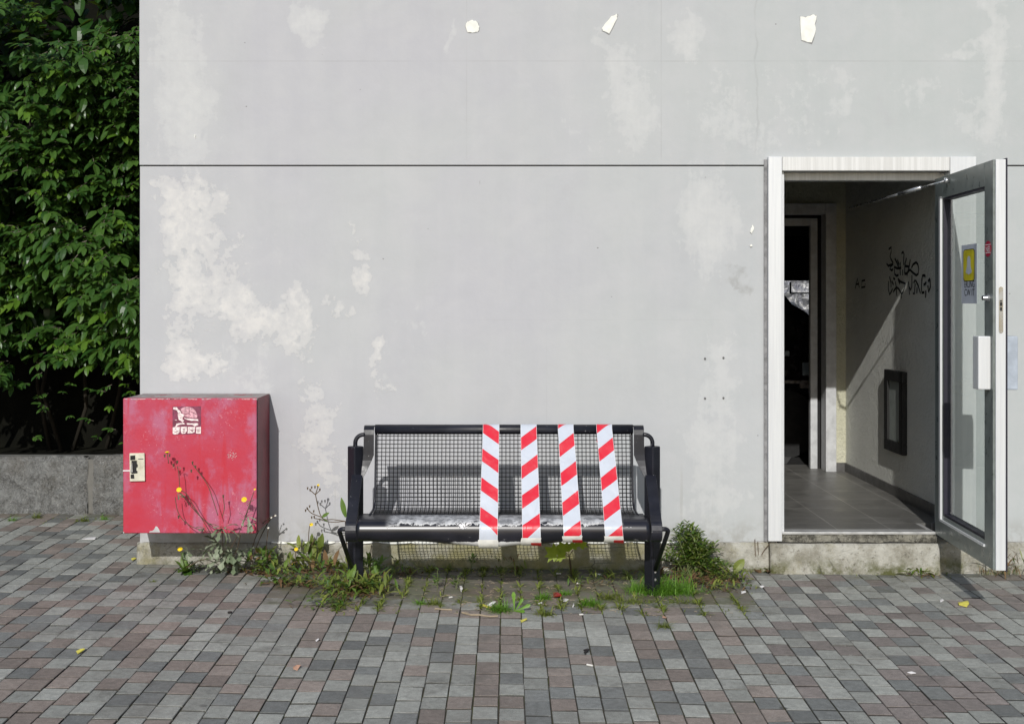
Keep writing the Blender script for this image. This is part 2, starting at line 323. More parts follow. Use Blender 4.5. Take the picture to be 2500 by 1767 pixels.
def m_broken():
    t = NT('broken_concrete'); c = t.mix(t.ramp(t.noise(14, 7, .75), .38, .62), lin(.10, .095, .08), lin(.36, .345, .29)); c = t.mix(t.ramp(t.noise(50, 5, .75), .55, .64, 0, .85), c, lin(.04, .037, .03))  # broken texture, toned darker to paint shade into the recessed lip
    t.bump(t.noise(30, 7, .75), 1.0, .03); return t.done(c, .95, 0, .2)
M = dict(rim=plain('rim_shade', lin(.33, .33, .33), .9, var=.25, sc=40),
    broken=m_broken(),
    wall=m_wall(), paver=m_paver(), soil=m_ground(), plinth=m_plinth(), stone=m_granite(), red=m_red(), redside=m_redside(), redtop=m_redtop(),
    wire=plain('black_wire', lin(.006, .006, .007), .6, bump=0, spec=.25), black=m_black(), bar=m_bar(), tape=m_tape(), alu=m_alu(), header=m_header(), tile=m_tile(), glass=m_glass(), foil=m_foil(), bark=m_bark(),
    lobby=m_plaster('lobby_plaster', lin(.76, .77, .72), lin(.80, .81, .76)), lobby2=m_plaster('cream_plaster', lin(.56, .55, .42), lin(.62, .61, .48)),
    gap=plain('dark_gap', lin(.02, .019, .02), .9), mortar=plain('grey_mortar', lin(.16, .155, .14), .95, bump=.4),
    sill=plain('threshold_metal', lin(.55, .55, .54), .4, .4), base=plain('dark_tile', lin(.10, .098, .095), .4),
    doorgrey=plain('grey_door_frame', lin(.20, .225, .215), .36, .2, var=.08), gasket=plain('black_rubber', lin(.012, .010, .022), .6), steel=plain('brushed_steel', lin(.55, .56, .57), .28, .9, var=.08),
    innerframe=plain('inner_frame_grey', lin(.52, .53, .54), .45), garage=plain('darkened_concrete', lin(.018, .018, .017), .95), ceiling=plain('lobby_ceiling', lin(.07, .07, .066), .9),  # garage concrete near black: its darkness is painted into the colour
    beam=plain('garage_beam', lin(.07, .07, .068), .8), carpaint=plain('black_car_paint', lin(.006, .006, .008), .2, 0, bump=0), carglass=plain('dark_car_glass', lin(.01, .012, .015), .08, bump=0),
    lamp=plain('headlamp_lens', lin(.55, .66, .72), .12, .6, bump=0), rubber=plain('tyre_rubber', lin(.012, .012, .012), .8), stripe=plain('floor_stripe', lin(.30, .30, .29), .9),
    panel=plain('pale_grey_panel', lin(.30, .33, .31), .5), blackmatt=plain('matt_black', lin(.008, .008, .008), .7, bump=0), ink=plain('black_marker', lin(.010, .012, .014), .6, bump=0),
    white=plain('bare_white_plaster', lin(.84, .84, .78), .9, var=.07, sc=30, bump=.35), putty=plain('grey_plug', lin(.13, .13, .13), .8), cream=plain('cream_plastic', lin(.66, .63, .50), .5, dirt=lin(.3, .26, .16)),
    sticker_bg=plain('sticker_plum', lin(.20, .035, .075), .55, var=.3, sc=40), sticker_fg=plain('sticker_pink', lin(.62, .33, .38), .6, var=.35, sc=70), sticker_pale=plain('sticker_pale', lin(.80, .66, .65), .6, var=.3, sc=80),
    peel=plain('bare_metal_grey', lin(.52, .52, .52), .6), paper=plain('poster_paper', lin(.50, .53, .60), .45, var=.05), yellow=plain('poster_yellow', lin(.60, .52, .02), .4, var=.15),
    redsign=plain('sticker_red', lin(.42, .012, .05), .4), wht=plain('white_print', lin(.78, .76, .76), .4, var=.04),
    petal=plain('yellow_petal', lin(.82, .58, .01), .6, var=.1, bump=0), fluff=plain('white_seedhead', lin(.72, .70, .62), .9, bump=0),
    hedge=m_leaf('hedge_leaf', lin(.020, .068, .012), lin(.085, .175, .032), .36, .25, .5), hedge2=m_leaf('hedge_leaf_young', lin(.07, .16, .015), lin(.13, .24, .03), .42, .25, .4),
    weed=m_leaf('weed_green', lin(.05, .13, .02), lin(.17, .27, .045)), weedy=m_leaf('weed_yellow_green', lin(.11, .155, .025), lin(.28, .32, .07)),
    dusty=m_leaf('weed_dusty', lin(.16, .21, .12), lin(.36, .40, .29), .65, .15, .25), brown=m_leaf('weed_dry', lin(.10, .055, .03), lin(.25, .16, .08), .8, .1, .2),
    grass=m_leaf('grass_green', lin(.10, .26, .015), lin(.22, .42, .06), .4, .35, .4), stem=plain('weed_stem', lin(.11, .075, .045), .7, bump=0), stemg=plain('green_stem', lin(.12, .15, .05), .6, bump=0),
    butt=plain('cigarette_paper', lin(.72, .70, .66), .8), shard=plain('red_plastic', lin(.28, .02, .012), .3), wood=plain('dry_wood', lin(.36, .29, .20), .85), yel=plain('yellow_scrap', lin(.62, .56, .10), .7),
    pinkleaf=plain('pale_dead_leaf', lin(.45, .26, .18), .8), blk=plain('black_cap', lin(.015, .013, .013), .6),
    backing=plain('backing_shade', lin(.006, .006, .004), 1.0, var=.4, sc=4, bump=.5, spec=.1))  # near black, paints the deep shade behind the hedge leaves

# ------------------------------------------------------------------ numpy value noise for stain masks
def vnoise(x, y, seed):
    rs = np.random.RandomState(seed); T = rs.rand(64, 64)
    xi = np.floor(x).astype(int); yi = np.floor(y).astype(int); fx = x-xi; fy = y-yi
    fx = fx*fx*(3-2*fx); fy = fy*fy*(3-2*fy); g = lambda a, b: T[a % 64, b % 64]
    return (g(xi, yi)*(1-fx)+g(xi+1, yi)*fx)*(1-fy)+(g(xi, yi+1)*(1-fx)+g(xi+1, yi+1)*fx)*fy
def fbm(x, y, seed, o=4):
    r = 0; a = .5
    for k in range(o): r = r+a*vnoise(x*2**k, y*2**k, seed+k); a *= .5
    return r/(1-.5**o)
def blobs(px, py, L):
    out = np.zeros_like(px)
    wx = (fbm(px/60, py/60, 3)-.5)*90+(fbm(px/16, py/16, 9)-.5)*40; wy = (fbm(px/60, py/60, 23)-.5)*110+(fbm(px/16, py/16, 29)-.5)*40
    for cx, cy, rx, ry, s in L:
        q = ((px+wx-cx)/rx)**2+((py+wy-cy)/ry)**2
        out = 1-(1-out)*(1-s*.92*np.exp(-.75*q))
    return out
CREAM = [(430, 520, 48, 80, 1), (470, 470, 45, 40, .6), (470, 560, 60, 90, .6), (560, 560, 70, 110, .32), (450, 690, 55, 80, 1), (520, 690, 60, 60, .7), (590, 760, 60, 50, .9), (440, 860, 42, 60, 1),
         (500, 880, 50, 42, .75), (640, 770, 75, 40, .85), (730, 730, 17, 55, 1), (720, 800, 50, 55, .85), (690, 860, 45, 22, .5), (878, 575, 13, 40, .62), (880, 665, 16, 42, .9), (832, 750, 24, 30, .7), (868, 765, 10, 30, .55),
         (925, 875, 20, 55, .95), (955, 940, 30, 30, .4), (775, 1000, 55, 75, .66), (770, 1110, 52, 85, .62), (800, 1180, 40, 60, .45)]
LIGHT = [(445, 250, 62, 170, .85), (430, 60, 60, 80, .5), (765, 50, 40, 60, .85), (740, 60, 25, 40, .6), (1105, 80, 12, 50, .7), (620, 640, 130, 190, .32), (560, 900, 200, 60, .45), (1740, 560, 70, 130, .75), (1690, 500, 40, 80, .6),
         (1760, 900, 60, 90, .6), (1740, 1080, 70, 110, .7), (1750, 1240, 90, 70, .6), (1665, 90, 45, 55, .85), (1500, 130, 55, 70, .6), (1530, 240, 45, 60, .6), (1570, 300, 45, 70, .6), (1760, 230, 60, 90, .45), (1960, 200, 110, 100, .4), (2070, 240, 40, 70, .55),
         (2330, 120, 30, 25, .8), (2250, 215, 70, 50, .55), (2420, 130, 35, 190, .85), (2400, 300, 70, 60, .5), (1000, 830, 60, 60, .28), (1010, 780, 50, 40, .3), (1850, 330, 160, 60, .4), (1420, 330, 90, 50, .35), (1400, 700, 60, 300, .12), (950, 920, 40, 60, .4)]
DIRT = [(1800, 690, 22, 28, .7), (1165, 440, 3, 20, .9), (1870, 385, 40, 12, .4), (700, 1316, 1400, 7, .35), (1880, 320, 6, 70, .5), (1840, 250, 6, 90, .45), (1860, 100, 5, 90, .4), (1723, 940, 6, 60, .32), (1768, 940, 6, 60, .32), (345, 700, 7, 400, .3), (2000, 345, 140, 7, .5)]
def wall_grid(name, x0, x1, z0, z1, y, parent, step=.0125, rag=None):
    nx = int((x1-x0)/step)+1; nz = int((z1-z0)/step)+1
    X, Z = np.meshgrid(np.linspace(x0, x1, nx), np.linspace(z0, z1, nz)); Y = np.full_like(X, y)
    Y = Y+(fbm(X*1.3, Z*1.3, 77, 3)-.5)*.006
    if rag: Z = Z+np.where(np.abs(Z-z0) < 1e-6, rag*(fbm(X*14, X*0, 5)-.5), 0)
    px = PX+X*F/CD; py = PY-(Z-CZ)*F/CD
    v = np.stack([X, Y, Z], -1).reshape(-1, 3); i = np.arange(nx*nz).reshape(nz, nx)
    f = np.stack([i[:-1, :-1], i[:-1, 1:], i[1:, 1:], i[1:, :-1]], -1).reshape(-1, 4)
    me = bpy.data.meshes.new(name); me.vertices.add(len(v)); me.vertices.foreach_set('co', v.ravel())
    me.loops.add(f.size); me.loops.foreach_set('vertex_index', f.ravel()); me.polygons.add(len(f)); me.polygons.foreach_set('loop_start', np.arange(0, f.size, 4))
    me.update(calc_edges=True); me.validate()
    for nm, L in (('cream', CREAM), ('light', LIGHT), ('dirt', DIRT)):
        a = me.attributes.new(nm, 'FLOAT', 'POINT'); a.data.foreach_set('value', blobs(px, py, L).ravel().astype(np.float32))
    me.materials.append(M['wall']); me.polygons.foreach_set('use_smooth', [True]*len(f))
    o = bpy.data.objects.new(name, me); COL.objects.link(o); o.parent = parent; return o

# ------------------------------------------------------------------ ground and pavement
mb = MB(); s = 80
mb.poly([(x, y, gz(x, y)-.0075) for x, y in ((-s, -s), (s, -s), (s, s), (-s, s))])
tag(mb.build('ground', M['soil']), kind='structure')
def pavement():
    v = []; f = []; tone = []; dirt = []; pw, pl = .105, .142; random.seed(21)
    x = -5.6; ci = 0
    while x < 5.6:
        off = (.5 if ci % 2 else 0)*pl+random.uniform(-.03, .03); y = -6.9+off+random.uniform(-.012, .012); ymax = 1.52 if x < -2.2 else -.012
        xj = random.uniform(-.0008, .0008)
        while y < ymax:
            L = pl*(1 if random.random() < .93 else random.choice((.8, 1.18)))
            y1 = min(y+L-random.uniform(.009, .0145), ymax); x0 = x+xj+random.uniform(-.001, .001); x1 = x+pw-.0040+xj+random.uniform(-.001, .001)
            if y1-y < .02: y += L; continue
            r = random.random()
            if r < .48: c = (.286, .290, .264); k = random.uniform(.80, 1.18)
            elif r < .70: c = (.174, .180, .172); k = random.uniform(.78, 1.25)
            else: c = (.232, .196, .172); k = random.uniform(.78, 1.18)
            if x > 1.2 and r > .70: c = (.215, .187, .172)
            c = tuple(q*k*1.24 for q in c)
            cx, cy = (x0+x1)/2, (y+y1)/2
            dd = max(0, 1-abs(cy+.35)/.85)*(1.1 if -1.3 < cx < 1.3 else .4)*1.15
            if cy > -.14: dd = max(dd, .55)
            if x < -2.2: dd = max(0, 1-abs(cy-1.5)/.5)*.8
            dz = random.uniform(-.0016, .0016); tx = random.uniform(-.014, .014); ty = random.uniform(-.009, .009)
            b = random.uniform(.0015, .003); base = len(v)
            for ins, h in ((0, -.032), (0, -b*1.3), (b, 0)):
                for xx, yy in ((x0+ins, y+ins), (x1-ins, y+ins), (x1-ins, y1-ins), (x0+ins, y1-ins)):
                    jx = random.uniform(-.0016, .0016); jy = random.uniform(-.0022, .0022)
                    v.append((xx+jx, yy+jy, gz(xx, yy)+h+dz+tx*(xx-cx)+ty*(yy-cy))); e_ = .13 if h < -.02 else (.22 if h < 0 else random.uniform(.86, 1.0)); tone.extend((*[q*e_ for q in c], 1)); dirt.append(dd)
            for r0 in (0, 4):
                for q in range(4): f.append((base+r0+q, base+r0+(q+1) % 4, base+r0+4+(q+1) % 4, base+r0+4+q))
            f.append((base+8, base+9, base+10, base+11)); y += L
        x += pw; ci += 1
    me = bpy.data.meshes.new('pavement'); me.from_pydata(v, [], f); me.materials.append(M['paver'])
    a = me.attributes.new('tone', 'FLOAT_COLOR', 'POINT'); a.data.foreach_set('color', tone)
    a = me.attributes.new('dirt', 'FLOAT', 'POINT'); a.data.foreach_set('value', dirt)
    me.update(); o = bpy.data.objects.new('pavement', me); COL.objects.link(o); tag(o, kind='structure')
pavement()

# ------------------------------------------------------------------ building
FL = .2196
B = thing('concrete_building', 'grey painted concrete building with patchy flaking facade and open glass doorway', 'building')
ZG = 2.386
wall_grid('lower_wall', -2.185, 1.60, .155, ZG-.0042, 0, B, rag=.02)
wall_grid('lower_wall', 2.70, 4.6, .155, ZG-.0042, 0, B, .025)
wall_grid('upper_wall', -2.187, 4.6, ZG+.0042, 4.0, -.004, B)
mb = MB()                                                   # the body of the wall behind its painted face
mb.box(-2.186, 1.60, .006, .25, .0, 2.38); mb.box(2.70, 4.6, .006, .25, 0, 2.38); mb.box(-2.188, 4.6, .004, .25, 2.392, 4.0)
mb.box(-2.186, -1.95, .25, 5.2, 0, 4.0); mb.box(-1.95, 4.6, .25, 2.9, 3.6, 4.0); mb.box(4.4, 4.6, .25, 6.5, 0, 3.6)
mb.build('wall_core', plain('core_concrete', lin(.45, .45, .46), .9), B)
mb = MB(); mb.box(-2.17, 4.55, .02, .24, 2.378, 2.394); mb.build('wall_joint', plain('joint_mastic', lin(.10, .095, .10), .9), B)
# raw concrete foundation strip, uneven face
def rough_block(name, x0, x1, y0, z0f, z1f, mat, parent, amp=.012, step=.02, back=.3, seed=1, tilt=0):
    nx = max(2, int((x1-x0)/step)); nz = max(3, int(.2/step)); mb = MB(); rows = []
    for j in range(nz+1):
        row = []
        for i in range(nx+1):
            x = x0+(x1-x0)*i/nx; z = z0f(x)+(z1f(x)-z0f(x))*j/nz
            n = float(fbm(np.array([x*9.]), np.array([z*9.]), seed)[0])-.5; n2 = float(fbm(np.array([x*30.]), np.array([z*30.]), seed+9, 2)[0])-.5
            yy = y0-tilt*(1-j/nz)+amp*n*2+amp*.5*n2
            if j == nz: yy += .008
            row.append(mb.vert((x, yy, z+(n2*amp if 0 < j < nz else n*amp*.6*(j == nz)))))
        rows.append(row)
    for j in range(nz):
        for i in range(nx): mb.face((rows[j][i], rows[j][i+1], rows[j+1][i+1], rows[j+1][i]))
    bk = [mb.vert((x0+(x1-x0)*i/nx, y0+back, z1f(x0+(x1-x0)*i/nx)-.004)) for i in range(nx+1)]
    for i in range(nx): mb.face((rows[-1][i], rows[-1][i+1], bk[i+1], bk[i]))
    for e, rv in ((0, False), (nx, True)):
        bb = mb.vert((x0 if e == 0 else x1, y0+back, z0f(x0)))
        q = [rows[j][e] for j in range(nz+1)]+[bk[e], bb]; mb.face(q if rv else q[::-1])
    return mb.build(name, mat, parent, smooth=True)
rough_block('plinth', -2.20, 1.56, -.012, lambda x: gz(x, 0)-.05, lambda x: .150, M['plinth'], B, seed=4, tilt=.012)
rough_block('plinth', 2.55, 4.6, -.008, lambda x: gz(x, 0)-.05, lambda x: .150, M['plinth'], B, seed=14)
rough_block('door_step', 1.545, 2.545, -.05, lambda x: gz(x, 0)-.05, lambda x: .150, M['plinth'], B, amp=.010, seed=24, tilt=.02)
rough_block('step_lip', 1.60, 2.535, -.03, lambda x: .158, lambda x: .203, M['broken'], B, amp=.020, step=.012, seed=34)
mb = MB(); mb.box(1.60, 2.53, -.022, .1, .140, .160); mb.build('step_gap_shade', M['gap'], B)  # dark strip painting the shade of the gap under the lip
mb = MB()                                                   # torn paint edge along the foot of the wall
random.seed(5); x = -1.4
while x < 1.5:
    w = random.uniform(.05, .22); h = random.uniform(.004, .012)
    if random.random() < .8:
        n = 5; top = [(x+w*k/n, -.016, .157+random.uniform(-.001, .003)) for k in range(n+1)]; bot = [(x+w*k/n, -.024, .157-h*math.sin(math.pi*(k+.4)/(n+.8))-random.uniform(0, .003)) for k in range(n, -1, -1)]
        mb.poly(top+bot)
    x += w+random.uniform(-.01, .05)
mb.build('flaking_paint', M['white'], B)
# bare white patches, screw plugs
def patch(pts, mat=M['white'], y=-.0095, name='bare_patch', dx=.0):
    if mat is M['white'] and len(pts) > 5:
        cx = sum(p[0] for p in pts)/len(pts); cy = sum(p[1] for p in pts)/len(pts); patch([(cx+(a-cx)*1.07+.3, cy+(b-cy)*1.05+.6) for a, b in pts], M['rim'], y+.0022, 'patch_rim_shade')  # grey offset rim paints in edge shade to give the patch depth
    mb = MB(); q = []
    for k in range(len(pts)):
        a = pts[k]; b = pts[(k+1) % len(pts)]
        for t in (0, .34, .67): q.append(PW(a[0]+(b[0]-a[0])*t+random.uniform(-1, 1), a[1]+(b[1]-a[1])*t+random.uniform(-1, 1), y))
    fr = [mb.vert(p) for p in q]; bk = [mb.vert(p+Vector((0, .004, 0))) for p in q]; mb.face(fr[::-1]); n = len(q)
    for k in range(n): mb.face((fr[k], fr[(k+1) % n], bk[(k+1) % n], bk[k]))
    return mb.build(name, mat, B)
patch([(1136, 64), (1140, 54), (1152, 49), (1165, 54), (1170, 66), (1168, 77), (1158, 80), (1142, 79)])
patch([(1470, 70), (1492, 40), (1507, 35), (1506, 45), (1488, 83), (1471, 75)])
patch([(1954, 40), (1966, 43), (1984, 36), (1994, 40), (1990, 60), (1991, 80), (1982, 105), (1957, 98)])
patch([(1834, 556), (1838, 549), (1841, 556), (1836, 572), (1832, 566)]); patch([(1832, 598), (1836, 597), (1836, 601), (1832, 602)])
patch([(474, 328), (477, 331), (478, 338), (475, 336)])
mb = MB()
for p in ((1721, 875), (1766, 873), (1721, 972), (1766, 971)):
    mb = MB(); c = PW(*p); mb.tube([c+Vector((0, -.008, 0)), c+Vector((0, .01, 0))], .0058, 10); mb.build('screw_plug', M['putty'], B)
# door frame
fr = MB(); fr.box(1.538, 1.619, -.045, -.008, .165, 2.434); fr.box(1.604, 1.640, -.008, .10, .206, 2.349)
fr.box(2.612, 2.766, -.045, -.008, .165, 2.434); fr.box(2.588, 2.70, .062, .13, .206, 2.349); fr.box(2.612, 2.70, -.008, .06, .206, 2.349)
fr.build('door_frame', M['alu'], B, bevel=.003)
mb = MB(); mb.box(1.518, 1.536, -.016, -.009, .16, 2.42); mb.build('frame_sealant', plain('grey_sealant', lin(.22, .22, .225), .9, var=.3, sc=30), B)
hd = MB(); hd.box(1.621, 2.610, -.043, -.008, 2.351, 2.433); hd.box(1.642, 2.586, .05, .12, 2.303, 2.351); hd.box(1.621, 2.610, -.008, .13, 2.353, 2.378); hd.build('door_header', M['header'], B, bevel=.003)
mb = MB(); mb.box(1.602, 2.53, -.034, .25, .2035, .2185); mb.build('threshold', M['sill'], B, bevel=.003)
# lobby
BY = 2.574
mb = MB(); mb.box(1.30, 2.9, .25, BY+.4, FL-.06, FL); mb.box(1.64, 2.50, .251, .05, FL-.06, FL-.0003); mb.build('lobby_floor', M['tile'], B)
mb = MB(); mb.box(2.72, 2.9, .25, BY+.2, FL, 2.75); mb.box(2.64, 2.72, .252, .30, FL, 2.75); mb.build('lobby_wall', M['lobby'], B)
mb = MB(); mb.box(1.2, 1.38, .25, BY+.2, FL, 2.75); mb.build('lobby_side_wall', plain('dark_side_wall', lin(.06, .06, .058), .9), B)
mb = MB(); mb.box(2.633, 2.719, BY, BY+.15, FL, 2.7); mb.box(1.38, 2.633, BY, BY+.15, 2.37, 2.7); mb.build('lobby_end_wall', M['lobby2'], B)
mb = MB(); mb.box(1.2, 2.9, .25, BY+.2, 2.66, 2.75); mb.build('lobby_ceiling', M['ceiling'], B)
mb = MB(); mb.box(2.707, 2.7195, .31, 1.42, FL, .288); mb.box(2.707, 2.7195, 1.423, BY-.014, FL, .288); mb.box(2.634, 2.7195, BY-.012, BY-.001, FL, .288); mb.build('skirting', M['base'], B)
mb = MB(); mb.box(2.547, 2.631, BY-.05, BY+.10, FL, 2.368); mb.box(1.5, 2.546, BY-.05, BY+.10, 2.284, 2.368); mb.box(2.468, 2.525, BY+.13, BY+.19, FL, 2.262); mb.box(1.5, 2.467, BY+.13, BY+.19, 2.2, 2.262); mb.build('inner_door_frame', M['innerframe'], B, bevel=.003)
mb = MB(); mb.box(2.526, 2.6, BY+.16, BY+.2, FL, 2.3); mb.box(1.4, 2.6, BY+.16, BY+.2, 2.263, 2.4); mb.build('inner_gap_shade', M['gap'], B)  # dark filler painting shade into the gap between the inner frames
# graffiti on the right-hand lobby wall
def WP(px, py, x=2.7165): d = F*x/(px-PX); return Vector((x, d-CD, CZ-(py-PY)*d/F))
ST = [[(320, 200), (390, 150), (385, 280), (355, 390), (385, 470), (440, 570)], [(265, 580), (310, 640), (440, 590), (380, 640), (350, 720), (400, 760), (440, 720)], [(480, 440), (540, 560), (590, 700)], [(550, 480), (600, 620)], [(630, 540), (620, 720)],
      [(460, 670), (560, 710), (650, 690)], [(470, 720), (480, 860), (530, 905), (580, 880)], [(620, 720), (630, 890)], [(690, 740), (690, 890)], [(660, 320), (700, 265), (725, 330), (715, 500), (720, 620)], [(790, 430), (750, 600), (740, 830), (780, 860)],
      [(890, 470), (870, 620), (800, 900)], [(740, 640), (850, 660)], [(740, 850), (800, 840), (880, 740), (960, 820), (1050, 890), (1100, 850), (1115, 720), (1090, 600), (1045, 545), (970, 600), (920, 690)],
      [(340, 920), (380, 1080), (385, 1210)], [(320, 1040), (310, 1250), (345, 1400), (400, 1300), (420, 1240)], [(440, 960), (490, 1000)], [(400, 1040), (450, 1140)], [(500, 1050), (520, 1240), (540, 1440)], [(440, 1330), (520, 1200), (590, 1250), (650, 1370)],
      [(560, 980), (640, 1060), (765, 1110), (700, 1330), (655, 1380), (650, 1500)], [(570, 1000), (620, 1120)], [(840, 1050), (860, 1250), (870, 1400)], [(935, 880), (930, 1200), (900, 1280), (870, 1200)], [(1020, 1010), (980, 1090)], [(1030, 1020), (1100, 1160), (1160, 1370)],
      [(960, 1360), (1000, 1380), (1020, 1100)], [(1060, 1370), (1070, 1200)], [(1200, 960), (1210, 900), (1260, 890), (1290, 920)], [(1190, 1280), (1200, 1350), (1260, 1340)], [(1195, 960), (1185, 1280)], [(1240, 1140), (1290, 1110), (1310, 1060)], [(1300, 1290), (1290, 1480)], [(1410, 970), (1360, 1050)], [(1410, 1000), (1420, 1200), (1370, 1330), (1350, 1150)]]
def ribbon(mb, pts, w, nx):
    nx = Vector(nx); prev = None
    for k, p in enumerate(pts):
        t = (pts[min(k+1, len(pts)-1)]-pts[max(0, k-1)]).normalized(); sd = t.cross(nx).normalized()*w*.5
        row = (mb.vert(p+sd), mb.vert(p-sd))
        if prev: mb.face((prev[0], prev[1], row[1], row[0]))
        prev = row
mb = MB()
for k, q in enumerate(ST): ribbon(mb, [WP(2140+a/10.82, 590+b/10.82, 2.7165-.0004*(k % 6)) for a, b in q], .017, (1, 0, 0))
tag(mb.build('graffiti', M['ink'], B), 'black marker graffiti scrawl on the lobby wall'); mb = MB()
for k, q in enumerate(([(2088, 704), (2093, 680), (2098, 702)], [(2089, 694), (2097, 693)], [(2112, 684), (2104, 686), (2103, 702), (2112, 700), (2112, 692)])): ribbon(mb, [WP(a, b, 2.7165-.0004*k) for a, b in q], .014, (1, 0, 0))
tag(mb.build('graffiti', M['ink'], B), 'small faint scrawl left of the larger graffiti')
# garage behind the inner door
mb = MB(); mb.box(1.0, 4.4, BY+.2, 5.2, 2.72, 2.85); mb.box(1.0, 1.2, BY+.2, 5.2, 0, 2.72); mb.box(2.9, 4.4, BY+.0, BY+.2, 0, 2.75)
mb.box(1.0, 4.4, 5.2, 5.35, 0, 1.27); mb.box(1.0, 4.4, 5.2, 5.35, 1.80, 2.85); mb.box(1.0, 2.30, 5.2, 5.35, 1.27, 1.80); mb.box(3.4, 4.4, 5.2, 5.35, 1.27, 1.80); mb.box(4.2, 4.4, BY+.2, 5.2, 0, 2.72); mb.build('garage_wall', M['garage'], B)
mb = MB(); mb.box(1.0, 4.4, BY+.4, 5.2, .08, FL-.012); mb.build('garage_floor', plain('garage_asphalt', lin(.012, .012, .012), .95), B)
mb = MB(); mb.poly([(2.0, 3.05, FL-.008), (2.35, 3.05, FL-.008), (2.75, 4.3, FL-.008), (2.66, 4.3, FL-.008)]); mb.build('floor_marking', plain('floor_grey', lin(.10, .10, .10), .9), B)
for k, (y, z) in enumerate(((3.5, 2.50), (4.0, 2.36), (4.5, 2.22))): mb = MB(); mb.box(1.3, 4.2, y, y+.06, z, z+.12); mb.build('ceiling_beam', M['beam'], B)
mb = MB()
x0, x1, z0, z1 = 2.865, 3.35, 1.665, 1.785; w = .013
mb.box(x0, x1, 5.14, 5.17, z0, z0+w); mb.box(x0, x1, 5.14, 5.17, z1-w*.4, z1); mb.box(x0, x0+w, 5.14, 5.17, z0+w, z1-w*.4); mb.build('window_frame', M['blackmatt'], B)
mb = MB(); nx, nz = 26, 16; rows = []; random.seed(3)
for j in range(nz+1): rows.append([mb.vert((2.2+2.2*i/nx, 7.6+random.uniform(-.07, .07)+.1*math.sin(i*1.3+j*.6), .9+1.4*j/nz)) for i in range(nx+1)])
for j in range(nz):
    for i in range(nx): mb.face((rows[j][i], rows[j][i+1], rows[j+1][i+1], rows[j+1][i]))
tag(mb.build('backdrop_sheet', M['foil']), 'made-up crumpled foil sheet standing in for the bright outdoors behind the garage', 'sheet')  # made-up sheet, stands in for the bright view beyond the garage

# ------------------------------------------------------------------ the open glass door (a part of the building)
DX, DT = 2.53, .066
LB, LT = .206, 2.304; LW = 1.0; TILT = math.atan2(.048, .98)
def D(t, u, z):                     # t along the leaf from the hinge, u = thickness to the right
    return Vector((DX-math.sin(TILT)*t+math.cos(TILT)*u, -.02-math.cos(TILT)*t-math.sin(TILT)*u, z))
def dbox(mb, t0, t1, u0, u1, z0, z1, mi=None):
    i = [mb.vert(D(t, u, z)) for z in (z0, z1) for u in (u0, u1) for t in (t0, t1)]
    for q in ((0, 2, 3, 1), (4, 5, 7, 6), (0, 1, 5, 4), (2, 6, 7, 3), (0, 4, 6, 2), (1, 3, 7, 5)): mb.face([i[k] for k in q], mi)
mb = MB(); ST_, RB, RT = .14, .13, .125
for a in ((0, ST_, LB, LT), (LW-ST_, LW-.014, LB, LT), (ST_, LW-ST_, LB, LB+RB), (ST_, LW-ST_, LT-RT, LT)): dbox(mb, a[0], a[1], 0, DT-.006, a[2], a[3], 0)
dbox(mb, LW-.0135, LW, .010, DT-.006, LB, LT, 1)
door = mb.build('door', [M['doorgrey'], M['alu']], B, bevel=.002)
mb = MB()
for a in ((.002, .10, LB-.006, LT+.006), (LW-.10, LW+.001, LB-.006, LT+.006), (.10, LW-.10, LB-.006, LB+.09), (.10, LW-.10, LT-.09, LT+.006)): dbox(mb, a[0], a[1], DT-.0055, DT+.002, a[2], a[3])
mb.build('door_seal', M['gasket'], door)
mb = MB()
for a in ((ST_, ST_+.016, LB+RB, LT-RT), (LW-ST_-.012, LW-ST_, LB+RB, LT-RT), (ST_+.016, LW-ST_-.012, LB+RB, LB+RB+.014), (ST_+.016, LW-ST_-.012, LT-RT-.012, LT-RT)): dbox(mb, a[0], a[1], .004, .052, a[2], a[3])
mb.build('glazing_bead', M['gasket'], door)
mb = MB()
dbox(mb, ST_-.03, ST_-.001, -.012, -.0005, LB+RB-.02, LT-RT+.01); dbox(mb, ST_-.03, LW-ST_+.01, -.010, -.0005, LB+RB-.034, LB+RB-.021); mb.build('glazing_trim', M['alu'], door)
mb = MB(); dbox(mb, ST_+.002, LW-ST_-.002, .024, .030, LB+RB+.002, LT-RT-.002); mb.build('glass_pane', M['glass'], door)
mb = MB(); dbox(mb, LW-.130, LW-.040, -.065, -.0005, 1.125, 1.400); mb.build('handle', M['alu'], door, bevel=.006)
mb = MB(); dbox(mb, LW-.130, LW-.040, DT+.0025, DT+.070, 1.125, 1.400); mb.build('handle', plain('bluish_handle', lin(.40, .45, .52), .5), door, bevel=.006)
mb = MB(); c0 = D(LW-.068, -.001, 1.597); ax = (D(0, -1, 0)-D(0, 0, 0)).normalized()
mb.tube([c0, c0+ax*.012], .022, 18); mb.tube([c0+ax*.012, c0+ax*.034], [.016, .013], 16); mb.build('lock_cylinder', M['steel'], door)
mb = MB(); pts = []
e = LW+.0012
for k in range(24):
    a = 2*math.pi*k/24; uu = .035+.011*math.cos(a); zz = 1.535+(.107 if math.sin(a) > 0 else -.107)+.012*math.sin(a); pts.append(D(e+.001, uu, zz))
mb.poly(pts[::-1], 0)
for u0, u1, z0, z1 in ((.029, .041, 1.555, 1.575), (.029, .041, 1.578, 1.584), (.030, .040, 1.53, 1.55)):
    mb.poly([D(e+.002, u0, z0), D(e+.002, u1, z0), D(e+.002, u1, z1), D(e+.002, u0, z1)], 1)
mb.build('lock_plate', [M['steel'], M['blackmatt']], door)
